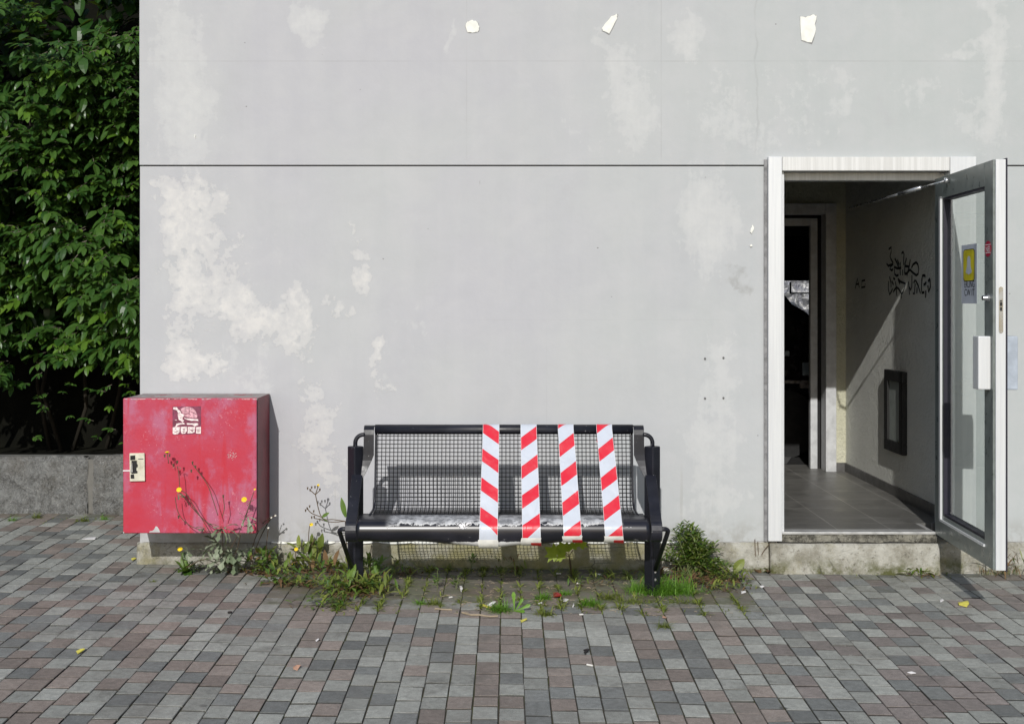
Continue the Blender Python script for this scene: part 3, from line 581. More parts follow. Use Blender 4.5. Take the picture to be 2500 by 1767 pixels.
def textmesh(body, size):
    c = bpy.data.curves.new('t', 'FONT'); c.body = body; c.size = size; c.align_x = 'CENTER'; o = bpy.data.objects.new('t', c); COL.objects.link(o)
    bpy.context.view_layer.update(); me = bpy.data.meshes.new_from_object(o.evaluated_get(bpy.context.evaluated_depsgraph_get()))
    V = [v.co.copy() for v in me.vertices]; Fc = [tuple(p.vertices) for p in me.polygons]; bpy.data.objects.remove(o); bpy.data.curves.remove(c); bpy.data.meshes.remove(me); return V, Fc
def dtext(mb, body, size, t0, z0, u, mi, sx=1.0):
    V, Fc = textmesh(body, size); ids = [mb.vert(D(t0+v.x*sx, u, z0+v.y)) for v in V]
    for q in Fc: mb.face([ids[k] for k in q], mi)
def tdep(px, u=0.0):                     # along-leaf position seen at picture column px
    lo, hi = 0, 1.0
    for _ in range(40):
        m = (lo+hi)/2; p = D(m, u, 1)
        if PX+F*p.x/(p.y+CD) < px: lo = m
        else: hi = m
    return (lo+hi)/2
def zdep(px, py): p = D(tdep(px), 0, 0); return CZ-(py-PY)*(p.y+CD)/F
t0, t1 = tdep(2338), tdep(2375); zt, zb = zdep(2356, 597), zdep(2356, 741); mb = MB(); u = .021
mb.poly([D(t0, u, zb), D(t1, u, zb), D(t1, u, zt), D(t0, u, zt)], 0)
ty0, ty1 = tdep(2343), tdep(2369.5); yt, yb = zdep(2356, 610), zdep(2356, 685)
def rrect(a0, a1, b0, b1, ra, rb, u):
    q = []
    for cx, cz, s0 in ((a1-ra, b1-rb, 0), (a0+ra, b1-rb, 90), (a0+ra, b0+rb, 180), (a1-ra, b0+rb, 270)):
        for k in range(5): an = R(s0+k*22.5); q.append(D(cx+ra*math.cos(an), u, cz+rb*math.sin(an)))
    return q
mb.poly(rrect(ty0-.004, ty1+.004, yb-.004, yt+.004, .03, .02, u-.0004), 3); mb.poly(rrect(ty0, ty1, yb, yt, .03, .02, u-.0008), 1)
cz = (yt+yb)/2; ct = (ty0+ty1)/2; hw = (ty1-ty0)*.5; hh = (yt-yb)*.5
blob = [(-.10, .60), (-.20, .52), (-.27, .36), (-.28, .05), (-.36, -.2), (-.5, -.42), (-.42, -.52), (-.2, -.56), (0, -.62), (.2, -.56), (.42, -.52), (.5, -.40), (.36, -.2), (.28, .05), (.27, .36), (.2, .52), (.10, .60)]
mb.poly([D(ct+a*hw*1.1, u-.0012, cz+b*hh) for a, b in blob], 0)
dtext(mb, 'ERLING', .054, tdep(2357.5), zdep(2357, 702), u-.0012, 2, .95); dtext(mb, 'CW IT', .054, tdep(2357.5), zdep(2357, 722), u-.0012, 2, 1.1)
tag(mb.build('poster', [M['paper'], M['yellow'], M['ink'], M['blackmatt']], door), 'grey poster with yellow square and two lines of print')
mb = MB(); st = tdep(2412.5); z_t, z_b = zdep(2412, 588), zdep(2412, 627); zc = (z_t+z_b)/2; hz = (z_t-z_b)/2; wt = .052
mb.poly([D(st+wt*math.cos(2*math.pi*k/24), -.0006, zc+hz*math.sin(2*math.pi*k/24)) for k in range(24)], 0)
for zz in (.5, -.52): mb.poly([D(st-wt*.8, -.0010, zc+hz*(zz-.03)), D(st+wt*.8, -.0010, zc+hz*(zz-.03)), D(st+wt*.8, -.0010, zc+hz*(zz+.05)), D(st-wt*.8, -.0010, zc+hz*(zz+.05))], 1)
dtext(mb, 'NEI', .042, st, zc-.016, -.0014, 1, 1.1); tag(mb.build('sticker', [M['redsign'], M['wht']], door), 'round red sticker with white letters')
mb = MB(); a0 = Vector((2.500, -.29, 2.268)); a1 = Vector((2.318, -.01, 2.216)); a2 = Vector((2.30, .95, 2.21))
mid = a0.lerp(a1, .52); mb.tube([a0, mid], .006, 8); mb.tube([mid, a1], .0115, 10); mb.tube([a1, a2], .007, 8); mb.tube([a0+Vector((.012, 0, 0)), a0+Vector((-.012, 0, 0))], .016, 12)
mb.build('closer_arm', M['steel'], door, smooth=True)

# black framed panel on the lobby wall
t = thing('wall_panel', 'black framed grey panel mounted low on the lobby wall behind the glass door', 'panel', (2.72, 1.26, .53))
mb = MB(); y0, y1, z0, z1, w = 1.06, 1.466, .532, 1.10, .075
mb.box(2.684, 2.719, y0, y1, z0, z0+w); mb.box(2.684, 2.719, y0, y1, z1-w, z1); mb.box(2.684, 2.719, y0, y0+w, z0+w, z1-w); mb.box(2.684, 2.719, y1-w, y1, z0+w, z1-w); mb.build('panel_frame', M['blackmatt'], t, bevel=.004)
mb = MB(); mb.box(2.70, 2.7185, y0+w+.001, y1-w-.001, z0+w+.001, z1-w-.001); mb.build('panel_plate', M['panel'], t)

# ------------------------------------------------------------------ dark van in the garage, seen through the inner door
t = thing('parked_van', 'black van parked in the dark garage seen through the inner doorway', 'van', (1.9, 3.9, FL-.012))
prof = [(1.25, .55), (2.76, .55), (2.80, .75), (2.80, 1.0), (2.77, 1.30), (2.70, 1.44), (2.63, 1.50), (2.52, 1.56), (2.38, 1.74), (2.22, 1.92), (1.6, 1.96), (1.25, 1.94)]
mb = MB(); a = [mb.vert((x, 3.55, z)) for x, z in prof]; b = [mb.vert((x, 4.75, z)) for x, z in prof]; mb.face(a); mb.face(b[::-1]); n = len(prof)
for k in range(n): mb.face((a[k], b[k], b[(k+1) % n], a[(k+1) % n]))
body = mb.build('body', M['carpaint'], t, bevel=.03)
mb = MB(); mb.poly([(1.35, 3.545, 1.36), (2.30, 3.545, 1.36), (2.42, 3.545, 1.52), (2.20, 3.545, 1.82), (1.35, 3.545, 1.84)]); mb.build('side_window', M['carglass'], t)
mb = MB(); mb.box(2.60, 2.74, 3.52, 3.545, .93, 1.05); mb.build('headlight', M['lamp'], t, bevel=.012)
mb = MB(); mb.box(2.43, 2.49, 3.52, 3.545, 1.10, 1.15); mb.build('side_lamp', M['lamp'], t, bevel=.012)
mb = MB(); mb.box(1.26, 2.83, 3.51, 3.548, .86, .89); mb.box(2.58, 2.74, 3.50, 3.548, .82, .87); mb.build('bumper', plain('bumper_chrome', lin(.30, .27, .26), .3, .4), t, bevel=.008)
for x in (1.6, 2.45):
    for y in (3.53, 4.57):
        mb = MB(); mb.tube([(x, y, .5), (x, y+.2, .5)], .30, 24); mb.build('wheel', M['rubber'], t)

# ------------------------------------------------------------------ red utility box
bx0, bx1, by0, bz0, bz1 = -2.165, -1.4135, -.385, .281, 1.034
BX = thing('utility_box', 'faded red metal utility box mounted on the corner of the wall', 'utility box', (-1.79, -.19, .281))
mb = MB(); i = [(x, y, z) for z in (bz0, bz1) for y in (by0+.022, -.012) for x in (bx0+.004, bx1)]
for q, mi in (((0, 2, 3, 1), 1), ((4, 5, 7, 6), 2), ((0, 1, 5, 4), 1), ((2, 6, 7, 3), 1), ((0, 4, 6, 2), 1), ((1, 3, 7, 5), 1)): mb.poly([i[k] for k in q], mi)
mb.build('box_body', [M['red'], M['redside'], M['redtop']], BX, bevel=.004)
mb = MB(); mb.box(bx0, bx1, by0, by0+.021, bz0-.004, bz1+.002); dr = mb.build('box_door', M['red'], BX, bevel=.005)
mb = MB(); mb.box(bx1-.003, bx1+.0015, by0+.02, by0+.026, bz0, bz1); mb.build('door_seam', M['gap'], BX)
FD = CD+by0
def BP(px, py, dy=0.0): return P(px, py, FD-dy)
def bpatch(mb, pts, dy, mi, th=.0015):
    f_ = [mb.vert(BP(a, b, dy+th)) for a, b in pts]; k_ = [mb.vert(BP(a, b, dy)) for a, b in pts]; mb.face(f_[::-1], mi); n = len(pts)
    for k in range(n): mb.face((f_[k], f_[(k+1) % n], k_[(k+1) % n], k_[k]), mi)
mb = MB(); bpatch(mb, [(316, 1106), (353, 1105.5), (354, 1174), (317, 1175)], .0006, 0, .014)
lp = mb.build('lock_plate', M['cream'], dr, bevel=.003)
mb = MB()
for q in ([(318, 1112), (330, 1111), (330, 1122), (318, 1123)], [(321, 1124), (334, 1124), (334, 1132), (336, 1133), (336, 1140), (333, 1141), (333, 1148), (336, 1150), (335, 1155), (321, 1156)], [(319, 1158), (327, 1157), (328, 1168), (319, 1168)]): bpatch(mb, q, .0150, 0, .0012)
mb.build('lock_slot', M['blackmatt'], dr)
mb = MB(); bpatch(mb, [(320, 1130), (323, 1130), (324, 1152), (318, 1153)], .0165, 0, .006); mb.build('lock_lever', M['steel'], dr); mb = MB(); bpatch(mb, [(337, 1119), (350, 1119), (350, 1121), (337, 1121)], .0150, 0, .002); mb.build('lock_groove', M['putty'], dr)
mb = MB(); bpatch(mb, [(300, 1147.3), (320, 1147.0), (320, 1149.8), (300, 1150.2)], .002, 0, .003); mb.build('white_wire', M['wht'], dr)
mb = MB(); bpatch(mb, [(364, 1299), (366, 1296), (372, 1295), (376, 1292), (380, 1284), (384, 1285), (388, 1291), (391, 1299)], .0006, 0); bpatch(mb, [(300.6, 1297), (303, 1298), (303, 1301), (300.6, 1301)], .0006, 0)
random.seed(8)
for k in range(46):
    a = random.uniform(0, 6.28); rr = 12*random.random()**.5; px, py = 566+rr*math.cos(a), 1110+rr*math.sin(a)*1.1; w = random.uniform(.4, 1.4); bpatch(mb, [(px-w, py-w*.3), (px+w*.4, py-w*.8), (px+w, py+w*.5), (px-w*.2, py+w*.7)], .0006, 0, .0005)
for k in range(40):
    px = random.uniform(300, 625); py = 973.2+random.random()*1.4; w = random.uniform(1, 7); bpatch(mb, [(px-w, py-.3), (px+w, py-.5), (px+w, py+.7), (px-w*.5, py+.9)], .0006, 0, .0004)
tag(mb.build('chipped_paint', M['peel'], dr), kind='stuff')
# tortoise sticker
def SP(q): return [(410+a/18.03, 980+b/18.03) for a, b in q]
mb = MB(); bpatch(mb, SP([(200, 215), (1450, 205), (1460, 1440), (1200, 1430), (830, 1450), (560, 1440), (205, 1470)]), .0006, 0, .0006)
fg = [([(560, 330), (640, 270), (820, 225), (960, 240), (1100, 300), (1220, 420), (1290, 600), (1285, 720), (1000, 720), (800, 680), (690, 600), (600, 480)], 1),
      ([(235, 260), (300, 245), (390, 250), (440, 330), (540, 410), (580, 480), (560, 520), (450, 510), (400, 400), (330, 360), (235, 340)], 2), ([(430, 540), (600, 520), (720, 580), (700, 640), (640, 700), (640, 780), (720, 830), (640, 920), (580, 860), (480, 800), (440, 660)], 2),
      ([(690, 680), (820, 740), (1000, 750), (1330, 780), (1340, 860), (1150, 840), (1040, 850), (850, 800), (740, 760)], 2), ([(360, 970), (640, 930), (700, 930), (760, 990), (500, 1020), (420, 1060), (380, 1110), (300, 1110), (360, 1050)], 2),
      ([(830, 940), (960, 960), (1100, 950), (1320, 950), (1340, 1030), (1180, 1090), (1060, 1020), (830, 1010)], 2), ([(310, 800), (400, 800), (380, 830), (310, 825)], 2),
      ([(210, 1130), (520, 1110), (515, 1330), (430, 1430), (260, 1450), (210, 1400)], 2), ([(560, 1110), (840, 1100), (835, 1290), (760, 1400), (620, 1420), (560, 1320)], 2), ([(870, 1120), (1190, 1110), (1180, 1330), (1090, 1390), (860, 1400), (880, 1260)], 2), ([(1220, 1130), (1450, 1110), (1450, 1410), (1230, 1400), (1250, 1260)], 2)]
for k, (q, mi) in enumerate(fg): bpatch(mb, SP(q), .0014, mi, .0008+.0001*k)
for q in ([(925, 260), (945, 260), (940, 520), (920, 520)], [(600, 460), (760, 545), (915, 505), (1010, 600), (990, 610), (910, 530), (755, 570), (590, 480)], [(1000, 420), (1260, 560), (1255, 580), (990, 440)], [(300, 1200), (330, 1200), (330, 1230), (300, 1230)], [(420, 1290), (450, 1300), (300, 1360), (290, 1340)], [(640, 1200), (760, 1220), (700, 1260)], [(960, 1240), (1150, 1260), (1060, 1320)], [(1270, 1240), (1400, 1230), (1400, 1250), (1270, 1262)], [(1270, 1310), (1420, 1300), (1420, 1322), (1280, 1332)], [(640, 1340), (750, 1320), (700, 1370)]): bpatch(mb, SP(q), .0034, 0, .0006)
tag(mb.build('sticker', [M['sticker_bg'], M['sticker_fg'], M['sticker_pale']], dr), 'scratched square tortoise sticker')

# ------------------------------------------------------------------ bench
BN = thing('metal_bench', 'black metal mesh bench with red and white tape, standing against the wall', 'bench', (-.02, -.6, 0))
CXB = -.022
yc, zc, RB_ = -.822, .3765, .0605
def dent(x, k, y, z):                       # the front rail sags and is bent in the middle
    s_ = math.exp(-((x+.13)/.17)**2)*.026+math.exp(-((x-.10)/.14)**2)*.012
    return -s_*max(0, min(1, (zc+.02-z)/.06))+.0025*math.sin(x*23)*max(0, min(1, (zc-z)/.05))
nose = [(yc+.075, zc+RB_+.006), (yc+.03, zc+RB_+.003)]+[(yc-RB_*math.sin(a), zc+RB_*math.cos(a)) for a in [R(10*k) for k in range(0, 18)]]+[(yc+.02, zc-RB_)]
nose_in = [(y+.006, z-.004 if z > zc else z+.004) for y, z in nose[::-1]]
mb = MB(); mb.sweep(nose+nose_in, -.789, .738, 90, closed=True, dz=dent); mb.build('front_rail', M['bar'], BN, smooth=True)
rt = .030; tyc, tzc = -.535, .872
top = [(tyc+.045, tzc-.008), (tyc+.042, tzc+.012)]+[(tyc-rt*math.sin(a)+.012, tzc+rt*math.cos(a)) for a in [R(-50+12*k) for k in range(0, 15)]]+[(tyc-.006, tzc-.014)]
top_in = [(y+.004, z-.003) for y, z in top[::-1]]
mb = MB(); mb.sweep(top+top_in, -.731, .688, 2, closed=True); mb.build('top_rail', M['black'], BN, smooth=True)
# mesh profile (y, z): backrest, bend, seat
prof = [(-.520, .862)]
for k in range(1, 12): prof.append((-.520-.050*k/11, .862-(.862-.515)*k/11))
for k in range(1, 7): a = R(15*k); prof.append((-.570-.062*(1-math.cos(a)), .515-.068*math.sin(a)))
for k in range(1, 5): prof.append((-.632-.115*k/4, .447-.006*k/4))
L = [0]
for a, b in zip(prof, prof[1:]): L.append(L[-1]+math.dist(a, b))
def along(sv):
    for k in range(len(L)-1):
        if L[k+1] >= sv: q = (sv-L[k])/(L[k+1]-L[k]); return (prof[k][0]+(prof[k+1][0]-prof[k][0])*q, prof[k][1]+(prof[k+1][1]-prof[k][1])*q)
    return prof[-1]
mb = MB(); wr = .0023; xl, xr = -.716, .672; nw = 63
for k in range(nw+1):
    x = xl+(xr-xl)*k/nw; mb.tube([(x, y, z) for y, z in prof], wr, 5, cap=False)
nh = int(L[-1]/.0222)
for k in range(nh+1):
    y, z = along(k*.0222); mb.tube([(xl-.008, y-.003, z-.001), (xr+.008, y-.003, z-.001)], wr, 5, cap=False)
mb.build('seat_mesh', M['wire'], BN, smooth=True)
mb = MB()
for xe in (xl-.010, xr+.010): mb.tube([(xe+(0 if q < 10 else (-.012 if xe < 0 else .012)*(q-10)/12), y, z) for q, (y, z) in enumerate(prof)], .0065, 8)
mb.tube([(xl, -.518, .853), (xr, -.518, .853)], .006, 6); mb.build('mesh_border', M['black'], BN, smooth=True)
mb = MB(); mb.sweep([(-.700, .4425), (-.752, .4415), (-.752, .437), (-.700, .438)], -.775, .725, 1, closed=True); mb.build('seat_edge', M['black'], BN)
def post(sx):
    cx = CXB+sx*.8143; mb = MB(); h = .0455
    q = [(cx, -.55-h), (cx+h, -.55), (cx, -.55+h), (cx-h, -.55)]; zb = gz(cx, -.55)-.03
    a = [mb.vert((x, y, zb)) for x, y in q]; b = [mb.vert((x, y, .786)) for x, y in q]; mb.face(a[::-1]); mb.face(b)
    for k in range(4): mb.face((a[k], a[(k+1) % 4], b[(k+1) % 4], b[k]))
    o = mb.build('leg', M['black'], BN, bevel=.006)
    for z in (.062, .105): mb = MB(); mb.tube([(cx+.012, -.55-h-.004+.012, z), (cx+.012, -.55-h+.03, z)], .007, 10); mb.build('bolt', M['steel'], o)
    return cx
for sx in (-1, 1):
    cx = post(sx)
    # upper side plate
    xo, xi = CXB+sx*.768, CXB+sx*.712
    pr = [(-.500, .888), (-.520, .898), (-.545, .894), (-.560, .876), (-.566, .85), (-.568, .80), (-.570, .74), (-.572, .71), (-.578, .68), (-.588, .65), (-.596, .622)]
    mb = MB(); F_, K_ = [], []
    for k, (y, z) in enumerate(pr):
        inn = xi if k < 7 else xi+(xo-xi)*((k-6)/4.)**1.1*.98; out = xo+sx*.012*max(0, k-5)/5
        F_.append((mb.vert((inn, y, z)), mb.vert((out, y, z)))); K_.append((mb.vert((inn, y+.006, z-.002)), mb.vert((out, y+.006, z-.002))))
    for k in range(len(pr)-1):
        for q in ((F_[k][0], F_[k][1], F_[k+1][1], F_[k+1][0]), (K_[k][1], K_[k][0], K_[k+1][0], K_[k+1][1]), (F_[k][0], F_[k+1][0], K_[k+1][0], K_[k][0]), (F_[k+1][1], F_[k][1], K_[k][1], K_[k+1][1])): mb.face(q)
    mb.face((F_[0][0], K_[0][0], K_[0][1], F_[0][1])); mb.face((F_[-1][0], F_[-1][1], K_[-1][1], K_[-1][0])); mb.build('side_plate', M['black'], BN, smooth=False, bevel=.0015)
    # lower side band running down to the front rail and wrapping round it
    x0, x1 = CXB+sx*.771, CXB+sx*.829
    lo = [(-.560, .630), (-.592, .634), (-.612, .618)]+[(-.612-.205*k/8-.010*math.sin(math.pi*k/8), .618-(.618-.452)*k/8) for k in range(1, 9)]
    lo += [(yc-(RB_+.001)*math.sin(R(a)), zc+(RB_+.001)*math.cos(R(a))) for a in range(22, 181, 12)]
    lo_in = [(y+.008, z-.006 if z > zc else z+.004) for y, z in lo[::-1]]
    mb = MB(); mb.sweep(lo+lo_in, min(x0, x1), max(x0, x1), 1, closed=True); mb.build('side_band', M['black'], BN, smooth=False, bevel=.002)
    mb = MB(); mb.sweep([(-.56, .60), (-.61, .60), (-.80, .448), (-.86, .40), (-.865, .365), (-.80, .335), (-.60, .40), (-.56, .40)], min(x0, x1)+.022, max(x0, x1)-.022, 1, closed=True); mb.build('gusset', M['black'], BN)
    # bent rods
    mb = MB(); arc = [Vector((cx, -.56, .77)), Vector((cx, -.56, .805))]
    ex = xo-sx*.004
    for k in range(7): a = R(15*k); arc.append(Vector((cx-sx*.045*(1-math.cos(a)), -.56, .805+.045*math.sin(a))))
    arc.append(Vector((ex, -.558, .850))); mb.tube(arc, .0118, 10); mb.build('bent_rod', M['black'], BN, smooth=True)
    mb = MB(); xo2 = x1; arc = [Vector((xo2-sx*.01, yc+.005, zc+.004)), Vector((xo2+sx*.018, yc+.005, zc+.004))]
    for k in range(1, 6): a = R(13*k); arc.append(Vector((xo2+sx*(.018+.024*math.sin(a)), yc+.005+.004*k, zc+.004-.026*(1-math.cos(a)))))
    arc.append(Vector((xo2+sx*.036, yc+.045, zc-.035))); arc.append(Vector((cx+sx*.012, -.585, .115))); mb.tube(arc, .0122, 10); mb.build('support_rod', M['black'], BN, smooth=True)
# lettering scrawl on the front rail
def RP(px, py, off=.0012):
    d = 6.38; z = CZ-(py-PY)*d/F; q = max(-.99, min(.99, (z-zc)/RB_)); y = yc-(RB_+off)*math.sqrt(1-q*q); d = y+CD; return Vector(((px-PX)*d/F, y, CZ-(py-PY)*d/F if abs(q) < .98 else z))
mb = MB()
sh = [(1108, 1274), (1116, 1274), (1120, 1282), (1124, 1274), (1136, 1280), (1142, 1275), (1150, 1276), (1152, 1280), (1143, 1284), (1138, 1289), (1130, 1291), (1122, 1289), (1118, 1284)]
mb.face([mb.vert(RP(a, b, .0030)) for a, b in sh][::-1], 0)
for q in ([(1112, 1276), (1123, 1288), (1126, 1277), (1134, 1288)], [(1137, 1280), (1136, 1286), (1145, 1281), (1150, 1278)]): ribbon(mb, [RP(a, b, .0045) for a, b in q], .0035, (0, -1, .3))
mb.m = [0]+[1]*(len(mb.f)-1); mb.build('graffiti', [M['wht'], M['ink']], BN)

# barrier tapes wrapped round the bench: each is a thing of its own
TAPES = [(1179, 1219, 1170, 1215, -1, .85, 'leftmost tape on the bench, stripes falling to the right'), (1271, 1310, 1275, 1320, 1, .22, 'second tape from the left on the bench, hanging straight'),
         (1362, 1400, 1376, 1420, 1, .984, 'third tape on the bench, above the bright maple leaves'), (1456, 1494, 1477, 1521, 1, .82, 'rightmost tape on the bench, leaning furthest right')]
for a0, a1, b0, b1, dr_, ph, lab in TAPES:
    tt = thing('barrier_tape', 'red and white '+lab, 'tape', ((a0+a1)/2*.00225-2.79, -.7, .33), 'red and white tapes wrapped round the bench')
    path = [(-.478, .80), (-.484, .85), (-.492, .885)]+[(tyc-(rt+.002)*math.sin(R(a))+.012, tzc+(rt+.002)*math.cos(R(a))) for a in range(-40, 71, 22)]
    e0 = path[-1]; e1 = (yc-(RB_+.002)*math.sin(R(38)), zc+(RB_+.002)*math.cos(R(38)))
    path += [(e0[0]+(e1[0]-e0[0])*k/14, e0[1]+(e1[1]-e0[1])*k/14+.004*math.sin(k*1.7+a0)*math.sin(math.pi*k/14)) for k in range(1, 15)]
    path += [(yc-(RB_+.002)*math.sin(R(a)), zc+(RB_+.002)*math.cos(R(a))) for a in range(50, 172, 12)]
    path += [(yc+.03, zc-RB_-.004)]
    S_ = [0]
    for p, q in zip(path, path[1:]): S_.append(S_[-1]+math.dist(p, q))
    mb = MB(); rows = []
    i0 = 8; s0 = S_[i0]; s1 = S_[-8]
    for k, (y, z) in enumerate(path):
        f_ = max(0, min(1.1, (S_[k]-s0)/(s1-s0)))
        d = y+CD; xa = (a0+(b0-a0)*f_-PX)*d/F; xb = (a1+(b1-a1)*f_-PX)*d/F; row = []
        dzz = dent((xa+xb)/2, 0, y, z) if y < -.8 else 0
        for j in range(5):
            u = j/4; vi = mb.vert((xa+(xb-xa)*u, y-.0016-.005*max(0, math.sin(math.pi*min(1, max(0, (k-7)/16))))*(math.sin(k*.9+u*2.2+a0)+.6*math.sin(k*2.1-u*3+b0)), z+dzz)); mb.uv[vi] = (u, (S_[k]-s0)/.172+ph+dr_*.42*u); row.append(vi)
        rows.append(row)
    for k in range(len(rows)-1):
        for j in range(4): mb.face((rows[k][j], rows[k][j+1], rows[k+1][j+1], rows[k+1][j]))
    mb.build('tape_strip', M['tape'], tt, smooth=True)
    mb = MB(); q = [(yc-(RB_+.005)*math.sin(R(a)), zc+(RB_+.005)*math.cos(R(a))) for a in (108, 120, 132, 146, 160, 176)]; rows = []
    random.seed(int(a0))
    for k, (y, z) in enumerate(q):
        d = y+CD; e = random.uniform(1, 4); xa = (b0-e-PX)*d/F; xb = (b1+random.uniform(0, 3)-PX)*d/F; dzz = dent((xa+xb)/2, 0, y, z)
        rows.append([mb.vert((xa+(xb-xa)*u, y-.002, z+dzz-.004*u*(k == 5))) for u in (0, .5, 1)])
    for k in range(5):
        for j in range(2): mb.face((rows[k][j], rows[k][j+1], rows[k+1][j+1], rows[k+1][j]), 1 if (dr_ > 0 and k >= 3-j and j == 1) else 0)
    mb.build('tape_end', [plain('tape_backing', lin(.80, .79, .74), .5), plain('tape_red', lin(.70, .02, .03), .4)], tt, smooth=True)

# ------------------------------------------------------------------ low stone wall, left
SWT = thing('stone_wall', 'low rough granite wall of large blocks under the shrub', 'wall', (-3.1, 1.5, 0))
def stone(x0, x1, seed, zt=.475):
    mb = MB(); nx = max(4, int((x1-x0)/.03)); rows = []; nz = 16
    path = [(1.44+.0, .0), (1.44, 1.0), (1.9, 1.0)]
    for j in range(nz+8):
        row = []
        for i in range(nx+1):
            x = x0+(x1-x0)*i/nx; ed = min(i, nx-i)/nx*(x1-x0); zt_ = zt+.02*(float(fbm(np.array([x*4.]), np.array([3.1]), seed)[0])-.5)
            if j <= nz: z = gz(x, 1.44)-.05+(zt_-gz(x, 1.44)+.05)*j/nz; y = 1.44+.012*j/nz
            else: z = zt_-.10*max(0, j-nz-2)/5; y = 1.452+.22*(j-nz)/7
            n = float(fbm(np.array([x*7+seed]), np.array([z*7+y*5]), seed)[0])-.5; n2 = float(fbm(np.array([x*24+seed]), np.array([z*24+y*9]), seed+3, 3)[0])-.5
            rd = .016*math.exp(-ed/.012); rt_ = .014*math.exp(-abs(z-zt_)/.02) if j <= nz else 0
            if j <= nz: y += -.05*n-.02*n2+rd+rt_
            else: z += .04*n+.012*n2-rd*.6
            row.append(mb.vert((x, y, z)))
        rows.append(row)
    for j in range(len(rows)-1):
        for i in range(nx): mb.face((rows[j][i], rows[j][i+1], rows[j+1][i+1], rows[j+1][i]))
    mb.build('stone_block', M['stone'], SWT, smooth=True)
xj = (219-PX)*8.7/F
stone(-5.6, -4.25, 41); stone(-4.23, xj-.02, 51); stone(xj+.02, -2.20, 61, .478)
mb = MB(); mb.box(-5.6, -2.2, 1.475, 1.75, -.05, .455); mb.build('mortar', M['mortar'], SWT)

# ------------------------------------------------------------------ shrub behind the stone wall
mb = MB(); pts = [(-8, 2.9), (-2.2, 2.9), (-2.2, 4.0), (-8, 4.0)]
def backing():  # added near-black backing that paints the shade seen through hedge gaps
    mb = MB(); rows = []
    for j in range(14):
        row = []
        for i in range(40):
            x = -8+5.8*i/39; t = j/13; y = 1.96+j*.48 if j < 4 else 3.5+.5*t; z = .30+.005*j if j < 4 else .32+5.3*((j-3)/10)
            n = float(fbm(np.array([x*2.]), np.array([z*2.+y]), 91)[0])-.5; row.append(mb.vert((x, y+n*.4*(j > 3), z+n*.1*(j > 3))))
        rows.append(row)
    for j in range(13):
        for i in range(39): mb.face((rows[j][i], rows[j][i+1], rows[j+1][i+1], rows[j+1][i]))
    tag(mb.build('hedge_backing', M['backing'], smooth=True), kind='structure')
backing()
SH = thing('leafy_shrub', 'tall dark green leafy shrub overhanging the stone wall beside the building', 'shrub', (-3.3, 2.4, .4))
random.seed(77); UPV = Vector((0, 0, 1))
def pinnate(mb, p, d, size, up=(0, -.35, 1)):
    d = Vector(d).normalized(); up = Vector(up).normalized(); side = d.cross(up).normalized(); L_ = size
    stalk = [p, p+d*L_*.45, p+d*L_*.9+Vector((0, 0, -.02))]
    mb.mi = 2; mb.tube(stalk, .0022, 3, cap=False); mb.mi = 0 if random.random() < .87 else 1
    cl = random.uniform(.2, .7)
    for k, (f_, sd) in enumerate(((.35, 1), (.35, -1), (.72, 1), (.72, -1), (1.0, 0))):
        q = p+d*L_*.9*f_; dd = (d*(.55 if sd else 1)+side*sd*.8+Vector((random.uniform(-.2, .2), random.uniform(-.2, .2), random.uniform(-.35, .1)))).normalized()
        mb.cur = min(1, max(0, random.gauss(.5, .3))); ll = size*random.uniform(.55, .8)*(1.1 if sd == 0 else 1)
        mb.leaf(q, dd, up+Vector((random.uniform(-.3, .3), random.uniform(-.3, .3), 0)), ll, ll*random.uniform(.42, .52), cl, 'oval', .22, 4)
leaves = MB()
def face_y(x, z): return 1.98+.32*math.sin(x*2.3+1.1)*math.cos(z*2.1)+.22*math.sin(z*4.3+x*3.1)
count = 0
for k in range(11500):
    x = random.uniform(-5.2, -2.215); z = random.uniform(.95, 4.6)
    lowb = 1.02+.22*max(0, (x+3.4))*1.0+.12*math.sin(x*5)
    if x > -2.75: lowb = 1.25+.9*(x+2.75)
    if z < lowb: continue
    # gaps where the dark inside shows
    g = float(fbm(np.array([x*2.6]), np.array([z*2.6]), 131, 3)[0])
    if g < .45: continue
    if x < -3.3 and z > 3.55 and x+z*.0 < -3.15 and g < .62: continue
    if x < -3.9 and random.random() < .35: continue
    layer = random.random(); y = face_y(x, z)+layer*.75
    d = Vector((random.uniform(-.9, .9), -1.0+random.uniform(-.3, .5), random.uniform(-.75, .25)))
    if random.random() < .45: d = Vector((random.uniform(-1, 1), -.45, random.uniform(-.5, -.05)))
    pinnate(leaves, Vector((x, y, z)), d, random.choice((.065, .085, .105, .125, .15))*random.uniform(.85, 1.15)); count += 1
leaves.mi = 0
for k in range(3200):                                    # added inner leaves, coloured darker to paint the crown's inner shade
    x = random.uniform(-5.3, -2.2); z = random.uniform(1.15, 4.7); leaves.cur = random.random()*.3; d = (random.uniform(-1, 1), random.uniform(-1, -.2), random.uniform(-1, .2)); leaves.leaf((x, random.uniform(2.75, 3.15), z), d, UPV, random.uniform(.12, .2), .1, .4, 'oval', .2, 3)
for k in range(60):
    x = random.uniform(-3.7, -2.6); z = random.uniform(.5, 1.05); y = 2.05+random.random()*.25
    if random.random() < .5: pinnate(leaves, Vector((x, y, z)), (random.uniform(-1, 1), -.6, random.uniform(-.3, .4)), random.uniform(.05, .08))
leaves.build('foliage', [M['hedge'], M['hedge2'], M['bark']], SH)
mb = MB()
for k in range(9):
    x = random.uniform(-5, -2.5); z0 = .30; p = Vector((x, 3.1+random.random()*.25, z0)); pts = [p]
    for j in range(5): p = p+Vector((random.uniform(-.16, .16), random.uniform(-.22, .04), random.uniform(.35, .75))); pts.append(p)
    mb.tube(pts, [.022, .018, .015, .011, .008, .004], 6)
